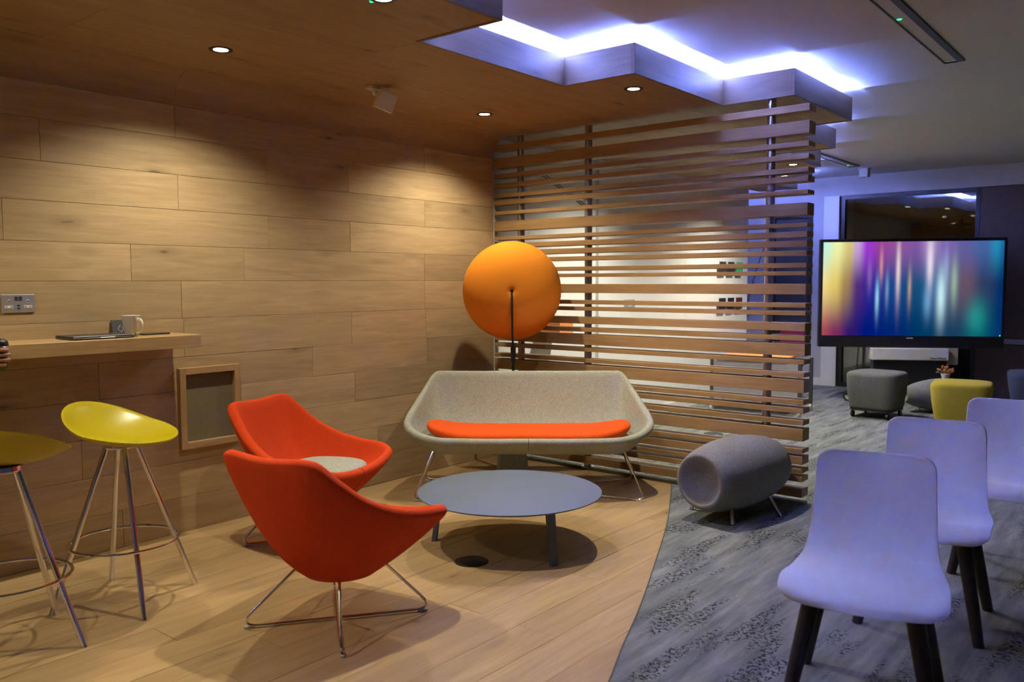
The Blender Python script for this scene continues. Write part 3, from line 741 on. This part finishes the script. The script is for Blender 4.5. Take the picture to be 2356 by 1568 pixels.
# finer centre so that the pulled-in button shows
fine = []
for i in range(len(prof)):
    fine.append(prof[i])
    if i in (0, len(prof) - 2):
        a_, b_ = prof[i], prof[i + 1]; lo = min(a_[0], b_[0]); hi = max(a_[0], b_[0])
        sg = 1 if i else -1; zo = (prof[1][1] if i == 0 else prof[-2][1])
        rr = [.008, .014, .02, .028, .036]
        for r_ in (rr if i == 0 else rr[::-1]):
            fine.append((r_, sg * (.20 * math.sqrt(1 - (r_ / RB) ** 2) - .010 * math.exp(-(r_ / .022) ** 2))))
rot = Matrix.Rotation(PI / 2, 4, 'Y')
MB().lathe(fine, 56, Matrix.Translation((0, 0, BZ)) @ rot).build('pad', 'orange_fabric', t, smooth=True, angle=80)
bm = bmesh.new(); bmesh.ops.create_uvsphere(bm, u_segments=16, v_segments=10, radius=.014)
MB().bm(bm, Matrix.Translation((.185, 0, BZ))).build('button', 'black_gloss', t, smooth=True)
MB().tube(catmull([(.192, 0, BZ - .008), (.205, .001, BZ - .12), (.175, .003, BZ - .28), (.10, .006, BZ - .39), (.04, .008, BZ - .46)], 6, False), .0075, 8).build('hook', 'black', t, smooth=True)
MB().lathe([(.016, BZ - .52), (.020, BZ - .42), (.012, BZ - .39)], 12).build('collar', 'black', t, smooth=True).location = (.04, .008, 0)
MB().tube([(.04, .008, BZ - .45), (.04, .01, .1)], .011, 10).build('stem', 'black', t, smooth=True)
rs = []
for z, hx, hy in ((0, .10, .115), (.004, .105, .12), (.26, .085, .092), (.27, .08, .087)):
    rs.append([(sx * (hx - c) + .02, sy * (hy - d2), z) for sx, sy, c, d2 in ((-1, -1, .02, 0), (-1, -1, 0, .02), (-1, 1, 0, .02), (-1, 1, .02, 0), (1, 1, .02, 0), (1, 1, 0, .02), (1, -1, 0, .02), (1, -1, .02, 0))])
MB().rings(rs).build('base', 'base_stone', t)

# ------------------------------------------------------------------ COFFEE TABLE
t = empty('coffee_table', (3.425, 2.808, 0), 0, 'low round blue-grey coffee table between the red chairs and the sofa', 'table')
MB().lathe([(.01, .277), (.470, .277), (.491, .286), (.491, .290), (.488, .292), (.01, .292)], 72).build('tabletop', 'table_top', t, smooth=True)
for a in (-109, 120.5, 5):
    a = math.radians(a); ca, sa = math.cos(a), math.sin(a); rs = []
    for z, r, hw, hd in ((0, .415, .019, .012), (.16, .395, .020, .013), (.277, .380, .021, .014)):
        rs.append([(ca * (r + i * hd) - sa * j * hw, sa * (r + i * hd) + ca * j * hw, z) for i, j in ((-1, -1), (1, -1), (1, 1), (-1, 1))])
    MB().rings(rs).build('leg', 'blue_grey_metal', t)
t = empty('floor_box', (3.08, 2.775, 0), 0, 'round black floor socket set in the oak boards under the table edge', 'floor socket')
MB().lathe([(.085, 0), (.085, .003), (.080, .005), (.01, .0055)], 32).build('cover', 'black', t, smooth=True)
MB().lathe([(.060, .0052), (.062, .0065), (.064, .0052)], 32, close0=False, close1=False).build('ring', 'device_grey', t, smooth=True)
t = empty('floor_box', (7.11, 3.405, 0), 0, 'round floor socket in the carpet behind the slats', 'floor socket')
MB().lathe([(.085, 0), (.085, .004), (.080, .007), (.01, .0075)], 32).build('cover', 'black', t, smooth=True)
MB().lathe([(.085, .003), (.092, .005), (.095, .0)], 32, close0=False, close1=False).build('ring', 'rail_metal', t, smooth=True)

# ------------------------------------------------------------------ BAR STOOLS
def stool(loc, yaw_leg, yaw_seat, label):
    t = empty('bar_stool', (*loc, 0), 0, label, 'bar stool', 'yellow bar stools at the counter')
    rings = []; N = 48; RS = .231
    def zz(r, a):
        q = r / RS; bk = max(0, math.cos(a)); fr = max(0, -math.cos(a))
        return .772 + .043 * math.cos(a) * q + .062 * bk ** 1.4 * q ** 2.6 - .060 * (1 - q ** 2) - .004 * fr * q ** 3
    def ring(r, dz): return [Vector((r * math.cos(2 * PI * j / N) * (1 - .06 * max(0, math.cos(2 * PI * j / N)) * r / RS), r * 1.03 * math.sin(2 * PI * j / N), zz(r, 2 * PI * j / N) + dz)) for j in range(N)]
    rs = [ring(r, -.012) for r in (.004, .06, .12, .17, .20, .224)] + [ring(.231, -.007), ring(.232, -.002)] + [ring(r, .002) for r in (.227, .21, .19, .15, .11, .07, .03, .004)]
    o = MB().rings(rs).build('seat', 'yellow_plastic', t, smooth=True, angle=80); o.rotation_euler = (0, 0, yaw_seat)
    for k in range(4):
        a = yaw_leg + k * PI / 2; ca, sa = math.cos(a), math.sin(a)
        MB().tube([(ca * .298, sa * .298, 0), (ca * .058, sa * .058, .698)], .0115, 12).build('leg', 'chrome', t, smooth=True)
    zr = .268; rr = .298 - (.298 - .058) * zr / .698 + .017
    MB().tube([(rr * math.cos(2 * PI * j / 48), rr * math.sin(2 * PI * j / 48), zr) for j in range(48)], .0065, 8, closed=True).build('foot_ring', 'chrome', t, smooth=True)
    MB().lathe([(.068, .684), (.074, .690), (.074, .708)], 24).build('mounting_plate', 'chrome', t, smooth=True)
    return t
stool((1.749, 3.640), math.radians(-13.4), math.radians(118), 'yellow bar stool whose whole seat shows, next to the framed panel')
stool((1.232, 3.522), math.radians(-55.0), math.radians(-125), 'yellow bar stool half out of the picture, its seat seen from below')

# ------------------------------------------------------------------ WHITE CHAIRS
def seat_shell():
    prof = [(-.240, .800), (-.232, .74), (-.222, .66), (-.208, .58), (-.190, .515), (-.160, .462), (-.110, .434), (-.04, .422), (.04, .424), (.11, .434), (.17, .440), (.212, .432), (.242, .414), (.256, .388)]
    hw = [.190, .193, .196, .200, .205, .215, .228, .238, .243, .245, .246, .246, .245, .243]
    P = catmull([(u, h_, z) for (u, z), h_ in zip(prof, hw)], 5, False); n = len(P); W = 18
    L = [0]
    for a, b in zip(P, P[1:]): L.append(L[-1] + math.hypot(b.x - a.x, b.z - a.z))
    vs, fs = [], []
    for i, p in enumerate(P):
        rc0, rc1 = .042, .050
        h_ = p.y
        if L[i] < rc0: h_ -= rc0 - math.sqrt(max(0, rc0 ** 2 - (rc0 - L[i]) ** 2))
        e = L[-1] - L[i]
        if e < rc1: h_ -= rc1 - math.sqrt(max(0, rc1 ** 2 - (rc1 - e) ** 2))
        tt = L[i] / L[-1]
        for j in range(W + 1):
            q = -1 + 2 * j / W
            bk = max(0, 1 - tt / .55); st = max(0, min(1, (tt - .45) / .3))
            dx = .030 * bk ** .5 * q * q + (-.018 * st * q * q * max(0, (tt - .85) / .15))
            dz = .012 * st * q * q
            if .3 < tt < .62: dx += .02 * (1 - abs(tt - .46) / .16) * q * q if abs(tt - .46) < .16 else 0
            vs.append((p.x + dx, h_ * q, p.z + dz))
    for i in range(n - 1):
        for j in range(W): fs.append((i * (W + 1) + j, i * (W + 1) + j + 1, (i + 1) * (W + 1) + j + 1, (i + 1) * (W + 1) + j))
    return vs, fs
def white_chair():
    t = empty('shell_chair', (0, 0, 0), 0)
    vs, fs = seat_shell(); me_o = MB().add(vs, fs).build('seat', 'white_plastic', t, smooth=True, angle=80)
    md = me_o.modifiers.new('solid', 'SOLIDIFY'); md.thickness = .010; md.offset = 0
    bv = me_o.modifiers.new('bevel', 'BEVEL'); bv.width = .003; bv.segments = 2; bv.limit_method = 'ANGLE'; bv.angle_limit = math.radians(60)
    for sx in (-1, 1):
        for sy in (-1, 1):
            a = Vector((sx * .140, sy * .142, .425)); b = Vector((sx * .225 - (.01 if sx > 0 else 0), sy * .220, 0))
            MB().tube([a, a.lerp(b, .5), b], .0295, 16, r1=.0205).build('leg', 'black_wood', t, smooth=True)
    MB().box(-.15, -.13, .398, .15, .13, .414, .005).build('under_frame', 'black', t)
    return t
wc = white_chair()
GRP = 'white shell chairs in a row'
for i, (x, y, a, lb) in enumerate([(2.838, .806, -168.7, 'white shell chair nearest the camera'), (3.744, .833, -174.3, 'white shell chair in the middle of the row'), (4.638, .675, -172.0, 'white shell chair furthest away, cut by the picture edge')]):
    o = wc if i == 0 else copy_tree(wc)
    o.location = (x, y, 0); o.rotation_euler = (0, 0, math.radians(a)); tag(o, lb, 'chair', GRP)

# ------------------------------------------------------------------ POD STOOLS
def pod(loc, yaw, L_, r0, r1, zc, label, mat='pod_fabric', legs=True, lr=0.0):
    t = empty('pod_pouf', (*loc, 0), yaw, label, 'pouf', 'barrel-shaped poufs')
    k1, k2 = min(.05, r0 * .3), min(.095, r0 * .6); dd = min(1, r0 / .13)
    pr = [(.001, .095 * dd), (k1, .088 * dd), (k2, .060 * dd), (r0 - .022, .018), (r0 - .010, .004), (r0 + .002, 0), (r0 + .016, .008)]
    for k in range(1, 12):
        u = k / 12; x = .008 + u * (L_ - .016); pr.append((r0 + .016 + (r1 - r0 - .016) * math.sin(PI * u) ** .75, x))
    pr += [(r0 + .016, L_ - .008), (r0 + .002, L_), (r0 - .010, L_ - .004), (r0 - .022, L_ - .018), (k2, L_ - .060 * dd), (k1, L_ - .088 * dd), (.001, L_ - .095 * dd)]
    mt = Matrix.Translation((-L_ / 2, 0, zc)) @ Matrix.Rotation(PI / 2, 4, 'Y')
    MB().lathe(pr, 48, mt).build('body', mat, t, smooth=True, angle=80)
    if legs:
        for sx in (-1, 1):
            for sy in (-1, 1):
                o = MB().tube([(sx * .15, sy * .13, .115), (sx * .187, sy * .187, 0)], .011, 10).build('leg', 'steel', t, smooth=True); o.rotation_euler = (0, 0, lr)
    return t
pod((4.742, 2.120), math.radians(-9), .74, .146, .218, .252, 'grey barrel-shaped pouf on short steel legs by the end of the slats', lr=math.radians(-14.4))
pod((9.85, 2.05), math.radians(-53), .84, .065, .178, .185, 'grey rounded pouf half hidden behind the yellow pouf')

# castor poufs
def castor(mb_parent, x, y):
    MB().tube([(x, y, .075), (x, y, .055)], .012, 8).build('stem', 'black', mb_parent)
    bm = bmesh.new(); bmesh.ops.create_cone(bm, cap_ends=True, segments=20, radius1=.034, radius2=.034, depth=.026)
    bmesh.ops.bevel(bm, geom=bm.edges[:], offset=.006, segments=2, affect='EDGES')
    MB().bm(bm, Matrix.Translation((x, y, .035)) @ Matrix.Rotation(PI / 2, 4, 'X')).build('castor', 'black_gloss', mb_parent, smooth=True)
def block_pouf(loc, yaw, top, bot, h, mat, label, base=True):
    t = empty('castor_pouf', (*loc, 0), yaw, label, 'pouf', 'square poufs near the display')
    rs = []; z0 = .095
    def sq(hw, z, rc):
        out = []
        for q in range(4):
            for k in range(6):
                a = q * PI / 2 + k / 5 * PI / 2; cx = (hw - rc) * (1 if q in (0, 3) else -1); cy = (hw - rc) * (1 if q in (0, 1) else -1)
                out.append((cx + rc * math.cos(a), cy + rc * math.sin(a), z))
        return out
    rs = [sq(bot - .03, z0, .08), sq(bot - .008, z0 + .006, .09), sq(bot, z0 + .03, .10), sq((top + bot) / 2 + .006, (z0 + h) / 2, .11), sq(top, h - .045, .12), sq(top - .004, h - .02, .12), sq(top - .02, h - .004, .11), sq(top - .07, h + .004, .09), sq(top * .4, h + .012, .05)]
    MB().rings(rs).build('seat', mat, t, smooth=True, angle=70)
    MB().rings([sq(bot - .01, .075, .08), sq(bot - .01, .094, .08)]).build('base_plate', 'black', t)
    for sx in (-1, 1):
        for sy in (-1, 1): castor(t, sx * (bot - .05), sy * (bot - .05))
    return t
block_pouf((9.10, 2.535), math.radians(-5), .255, .225, .47, 'dark_pod', 'grey square pouf on black castors in front of the display')
block_pouf((8.635, 1.655), math.radians(8), .255, .215, .47, 'yellow_fabric', 'mustard yellow pouf behind the white chairs')
block_pouf((10.13, 1.23), math.radians(10), .285, .24, .46, 'blue_fabric', 'dark blue pouf at the far edge by the panelled wall')

# flowers on the far pouf
t = empty('flower_pot', (9.85, 2.05, .36), 0, 'small pot of reddish dried flowers standing on the grey rounded pouf', 'plant')
MB().lathe([(.035, 0), (.048, .05), (.044, .052), (.03, .03)], 20).build('pot', 'pale_grey', t, smooth=True)
rnd = random.Random(3)
for mat, n in (('leaf_red', 26), ('leaf_ochre', 22), ('leaf_green', 10)):
    f = MB()
    for _ in range(n):
        a, e = rnd.uniform(0, 2 * PI), rnd.uniform(.1, 1.5); L_ = rnd.uniform(.05, .095)
        d = Vector((math.cos(a) * math.cos(e), math.sin(a) * math.cos(e), math.sin(e))); b0 = Vector((0, 0, .05)); p = b0 + d * L_
        f.tube([b0 + d * .01, p], .0025, 4, r1=.001); bm = bmesh.new(); bmesh.ops.create_icosphere(bm, subdivisions=1, radius=.008); f.bm(bm, Matrix.Translation(p))
    o = f.build('blooms', mat, t); o['kind'] = 'stuff'

# ------------------------------------------------------------------ LARGE DISPLAY ON A STAND
DL_, DR_ = Vector((9.94, 3.44, 0)), Vector((10.92, 1.68, 0))
mid = (DL_ + DR_) / 2; dx = (DR_ - DL_); Wd = dx.length; yaw = math.atan2(dx.y, dx.x)
t = empty('display', (mid.x, mid.y, 0), yaw, 'large wide display on a castor stand showing blurred coloured streaks', 'display')   # local x to the viewer's right, -y to the viewer
h = Wd / 2; ZB, ZT = .632, 1.888
MB().box(-h, 0, ZB, h, .09, ZT, .006).build('bezel', 'black_gloss', t)
o = MB().box(-h + .035, -.004, ZB + .135, h - .035, .002, ZT - .035).build('screen', 'screen', t)
MB().box(-.035, -.003, ZB + .105, .035, .001, ZB + .113).build('logo_bar', 'pale_grey', t)
MB().lathe([(.006, -.0045), (.006, -.0035)], 10, Matrix.Translation((h - .05, -.0048, ZB + .145)) @ Matrix.Rotation(PI / 2, 4, 'X') @ Matrix.Translation((0, 0, .004))).build('power_light', 'green_glow', t)
st = MB().box(-.43, -.10, .492, .40, .06, .628, .008).build('stand_head', 'pale_grey', t)
MB().box(.40, -.02, .44, .52, .10, .628, .004).build('side_box', 'beige', t)
MB().box(-.40, -.04, .10, .38, .10, .492, .004).build('column', 'black', t)
MB().box(-.72, -.05, .075, -.40, .02, .10, .003).box(.38, -.05, .075, .72, .02, .10, .003).box(-.40, -.22, .07, -.33, .30, .10, .003).box(.31, -.22, .07, .38, .30, .10, .003).build('foot', 'black', t)
for x_, y_ in ((-.66, -.02), (.66, -.02), (-.365, -.2), (.345, -.2)):
    bm = bmesh.new(); bmesh.ops.create_cone(bm, cap_ends=True, segments=24, radius1=.062, radius2=.062, depth=.035)
    cw = MB().bm(bm, Matrix.Translation((x_, y_, .062)) @ Matrix.Rotation(PI / 2, 4, 'X')).build('castor', 'black', t, smooth=True)
    bm = bmesh.new(); bmesh.ops.create_cone(bm, cap_ends=True, segments=24, radius1=.046, radius2=.046, depth=.037)
    MB().bm(bm, Matrix.Translation((x_, y_, .062)) @ Matrix.Rotation(PI / 2, 4, 'X')).build('castor_hub', 'pale_grey', cw, smooth=True)
def text(body, size, loc, rot, mat, parent, name, ext=.0008):
    c = bpy.data.curves.new(name, 'FONT'); c.body = body; c.size = size; c.extrude = ext; c.align_x = 'LEFT'
    c.materials.append(M[mat]); tmp = bpy.data.objects.new(name, c); COL.objects.link(tmp)
    dg = bpy.context.evaluated_depsgraph_get(); me = bpy.data.meshes.new_from_object(tmp.evaluated_get(dg)); bpy.data.objects.remove(tmp)
    o = bpy.data.objects.new(name, me); COL.objects.link(o); o.parent = parent; o.location = loc; o.rotation_euler = rot; return o
text('SmartMetals', .034, (.20, -.1015, .508), (PI / 2, 0, 0), 'black', t, 'lettering')

# ------------------------------------------------------------------ BAY BEHIND THE SLATS
cols = [['card_brown', 'card_dark', 'card_green'], ['card_navy', 'card_black', 'card_red']]
nm = {'card_brown': 'dark brown', 'card_dark': 'dark grey', 'card_green': 'green', 'card_navy': 'navy', 'card_black': 'black', 'card_red': 'dark red'}
for r_, z_ in ((0, 1.565), (1, 1.135)):
    for c_ in range(3):
        k = cols[r_][c_]
        t = empty('sample_card', (9.30 + c_ * .235, 4.40, z_), 0, '%s square sample in the %s row on the white wall behind the slats' % (nm[k], ('upper', 'lower')[r_]), 'sample', 'samples on the white wall')
        MB().box(-.085, -.045, -.07, .085, -.037, .07, .001).build('tile', k, t); MB().box(-.02, -.037, -.02, .02, 0, .02).build('stand_off', 'pale_grey', t)
t = empty('wall_plate', (7.26, 4.40, 1.174), 0, 'grey switch plate on the white wall behind the slats', 'socket')
MB().box(-.10, -.008, -.05, .10, 0, .05, .002).build('plate', 'mid_grey', t); MB().box(-.03, -.012, -.02, .03, -.008, .02, .002).build('switch', 'pale_grey', t)
t = empty('conduit', (6.67, 4.40, 0), 0, 'thin vertical cable conduit on the white wall behind the slats', 'conduit')
MB().tube([(-.012, -.008, .09), (-.012, -.008, 2.5)], .006, 6).tube([(.014, -.008, .09), (.014, -.008, 2.5)], .006, 6).build('pipe', 'pale_grey', t)
MB().box(-.03, -.018, 1.04, .03, 0, 1.08, .003).build('clip', 'mid_grey', t)
tag(MB().tube([(5.75, 4.395, 2.335), (6.42, 4.395, 2.10)], .004, 6).tube([(5.79, 4.395, 2.345), (6.46, 4.395, 2.11)], .004, 6).build('wall_cable', 'device_grey'), 'pair of thin slanting wires high on the white wall behind the slats', 'cable')
t = empty('orange_box', (5.86, 4.27, .93), 0, 'small orange box on a shelf glimpsed beside the orange disc', 'box')
MB().box(-.10, -.10, .02, .10, .10, .15, .005).build('body', 'orange_laminate', t); MB().box(-.12, -.12, 0, .12, .13, .02, .002).build('shelf', 'white_paint', t)
t = empty('hanging_cable', (11.37, 4.75, 1.75), 0, 'thin dark cable hanging on the far wall past the slats', 'cable')
MB().tube(catmull([(0, -.12, .5), (0, -.06, .2), (0, .06, -.15), (0, .18, -.6), (0, .20, -.85)], 6, False), .008, 6).build('cable', 'device_grey', t)
# folding table with an orange top
t = empty('castor_table', (8.72, 3.62, 0), math.radians(8), 'orange-topped table on castors behind the slats', 'table')
MB().box(-.33, -.33, .585, .33, .40, .61, .006).build('tabletop', 'orange_laminate', t)
MB().box(-.28, -.45, .20, -.265, .45, .56, .003).build('modesty_panel', 'mid_grey', t)
for sx in (-1, 1):
    for sy in (-1, 1):
        MB().box(sx * .27 - .018, sy * .46 - .018, .08, sx * .27 + .018, sy * .46 + .018, .585, .003).build('leg', 'device_grey', t)
        bm = bmesh.new(); bmesh.ops.create_cone(bm, cap_ends=True, segments=20, radius1=.04, radius2=.04, depth=.025)
        MB().bm(bm, Matrix.Translation((sx * .27, sy * .46, .04)) @ Matrix.Rotation(PI / 2, 4, 'X')).build('castor', 'pale_grey', t, smooth=True)
# magenta chair
t = empty('side_chair', (9.55, 3.78, 0), math.radians(150), 'magenta side chair behind the orange table', 'chair')
MB().box(-.22, -.21, .42, .22, .21, .46, .015).build('seat', 'magenta_fabric', t); MB().box(-.23, -.21, .62, -.20, .21, .84, .012).build('backrest', 'magenta_fabric', t)
for sx in (-1, 1):
    for sy in (-1, 1): MB().tube([(sx * .19, sy * .18, .42), (sx * .21, sy * .20, 0)], .011, 8).build('leg', 'steel', t, smooth=True)
for sy in (-1, 1): MB().tube([(-.20, sy * .18, .44), (-.225, sy * .18, .66)], .010, 8).build('back_post', 'steel', t, smooth=True)

# ------------------------------------------------------------------ PERSON AT THE COUNTER (only a hand reaches into the frame)
def skin_obj(name, V, E, mat, parent, lv=2):
    me = bpy.data.meshes.new(name); me.from_pydata([v[:3] for v in V], E, []); o = bpy.data.objects.new(name, me); COL.objects.link(o)
    m = o.modifiers.new('skin', 'SKIN'); sv = me.skin_vertices[0].data
    for i, v in enumerate(V): sv[i].radius = (v[3], v[4] if len(v) > 4 else v[3]); sv[i].use_root = (i == 0)
    s = o.modifiers.new('sub', 'SUBSURF'); s.levels = lv; s.render_levels = lv
    me.materials.append(M[mat]); o.parent = parent
    dg = bpy.context.evaluated_depsgraph_get(); ev = o.evaluated_get(dg); nm_ = bpy.data.meshes.new_from_object(ev)
    o.modifiers.clear(); o.data = nm_
    nm_.polygons.foreach_set('use_smooth', [True] * len(nm_.polygons))
    return o
PX, PY = .62, 3.60
t = empty('person', (PX, PY, 0), 0, 'person in dark clothes at the counter, only the hand holding a cup in view', 'person')
HX, HY, HZ = 1.335 - PX, 3.80 - PY, 1.10     # right hand (world +x side)
V = [(0, 0, .96, .16, .12), (0, 0, 1.10, .15, .11), (0, 0, 1.30, .18, .125), (0, 0, 1.44, .10, .09), (0, .005, 1.52, .055, .055),
     (.20, -.01, 1.41, .065, .065), (.33, .03, 1.19, .052, .052), (HX - .13, HY - .04, HZ + .0, .038, .034),
     (-.20, -.01, 1.41, .065, .065), (-.25, .03, 1.15, .050, .050), (-.16, .26, 1.10, .036, .034)]
Ee = [(0, 1), (1, 2), (2, 3), (3, 4), (2, 5), (5, 6), (6, 7), (2, 8), (8, 9), (9, 10)]
skin_obj('jacket', V, Ee, 'jacket', t)
V = [(0, 0, .97, .155, .12), (.10, 0, .88, .09, .09), (.11, .01, .50, .065, .065), (.12, -.02, .09, .05, .055), (-.10, 0, .88, .09, .09), (-.11, .01, .50, .065, .065), (-.12, -.02, .09, .05, .055)]
skin_obj('trousers', V, [(0, 1), (1, 2), (2, 3), (0, 4), (4, 5), (5, 6)], 'trousers', t)
for s in (-1, 1):
    MB().box(s * .12 - .045, -.08, 0, s * .12 + .045, .19, .085, .025).build('shoe', 'black', t, smooth=True)
hd = bmesh.new(); bmesh.ops.create_uvsphere(hd, u_segments=28, v_segments=20, radius=1)
for p in hd.verts:
    x, y_, z = p.co; p.co = Vector((x * .077 * (1 - .12 * max(0, -z)), y_ * .097 + (.012 if z < -.3 else 0), z * .118))
    if y_ > .9 and abs(x) < .25 and -.25 < z < .1: p.co.y += .02
    if y_ > .7 and .15 < abs(x) < .6 and 0 < z < .2: p.co.y -= .008
MB().bm(hd, Matrix.Translation((0, .015, 1.655))).lathe([(.052, 1.48), (.048, 1.58)], 16).build('head', 'skin', t, smooth=True, angle=80)
hr = bmesh.new(); bmesh.ops.create_uvsphere(hr, u_segments=28, v_segments=20, radius=1)
bmesh.ops.delete(hr, geom=[p for p in hr.verts if p.co.z < -.55 or (p.co.y > .35 and p.co.z < .45)], context='VERTS')
MB().bm(hr, Matrix.Translation((0, .008, 1.66)) @ Matrix.Diagonal((.083, .102, .124, 1))).build('hair', 'hair', t, smooth=True, angle=80)
for s in (-1, 1):
    e = bmesh.new(); bmesh.ops.create_uvsphere(e, u_segments=12, v_segments=8, radius=.011); MB().bm(e, Matrix.Translation((s * .031, .098, 1.668))).build('eye', 'black_gloss', t, smooth=True)
    MB().rings([[(s * .074, .0 + .018 * math.cos(a), 1.655 + .03 * math.sin(a)) for a in [2 * PI * k / 10 for k in range(10)]], [(s * .092, -.006 + .02 * math.cos(a), 1.657 + .033 * math.sin(a)) for a in [2 * PI * k / 10 for k in range(10)]]]).build('ear', 'skin', t, smooth=True)
MB().tube([(-.024, .101, 1.602), (0, .108, 1.600), (.024, .101, 1.602)], .005, 6).build('mouth', 'leaf_red', t, smooth=True)
# right hand wrapped round a cup; palm at left of cup, fingers in front
cup = Vector((HX + .0, HY + .015, 0)); rc = .041
V = [(HX - .13, HY - .04, HZ, .028, .024), (HX - .085, HY - .035, HZ, .030, .020), (HX - .055, HY - .028, HZ, .036, .016)]
Ee = [(0, 1), (1, 2)]
for k, (dz, L_) in enumerate(((.030, .95), (.010, 1.05), (-.011, 1.0), (-.031, .82))):
    base = len(V); pa = 2
    for j, an in enumerate((-165, -125, -85, -50)):
        a = math.radians(-180 + (an + 180) * L_); V.append((cup.x + (rc + .011) * math.cos(a), cup.y + (rc + .011) * math.sin(a), HZ + dz, .0095 - .001 * j))
        Ee.append((pa if j == 0 else base + j - 1, base + j))
base = len(V)
for j, (a, dz) in enumerate(((178, .028), (140, .040), (105, .045))):
    a = math.radians(a); V.append((cup.x + (rc + .012) * math.cos(a), cup.y + (rc + .012) * math.sin(a), HZ + dz, .0105 - .001 * j)); Ee.append((2 if j == 0 else base + j - 1, base + j))
skin_obj('hand', V, Ee, 'skin', t)
# left hand resting on the counter edge
V = [(-.16, .26, 1.10, .027, .024), (-.14, .34, 1.125, .030, .018), (-.12, .40, 1.142, .036, .013)]; Ee = [(0, 1), (1, 2)]
for k in range(4):
    b0 = len(V)
    for j in range(3): V.append((-.155 + k * .021 + .004 * j * (k - 1.5), .44 + .028 * j - abs(k - 1.4) * .006, 1.150 - .004 * j, .009 - .001 * j)); Ee.append((2 if j == 0 else b0 + j - 1, b0 + j))
b0 = len(V); V += [(-.075, .385, 1.146, .011), (-.058, .412, 1.144, .0095)]; Ee += [(2, b0), (b0, b0 + 1)]
skin_obj('hand', V, Ee, 'skin', t)
t = empty('travel_cup', (PX + cup.x, PY + cup.y, HZ - .055), 0, 'dark lidded cup with a grey band held in the hand at the picture edge', 'cup')
MB().lathe([(.030, 0), (.034, .005), (.039, .085), (.039, .088)], 28).build('body', 'device_grey', t, smooth=True)
MB().lathe([(.0395, .086), (.0415, .089), (.0415, .098), (.0395, .100)], 28).build('band', 'brushed', t, smooth=True)
MB().lathe([(.040, .100), (.042, .104), (.040, .118), (.030, .128), (.012, .131)], 28).build('lid', 'black', t, smooth=True)
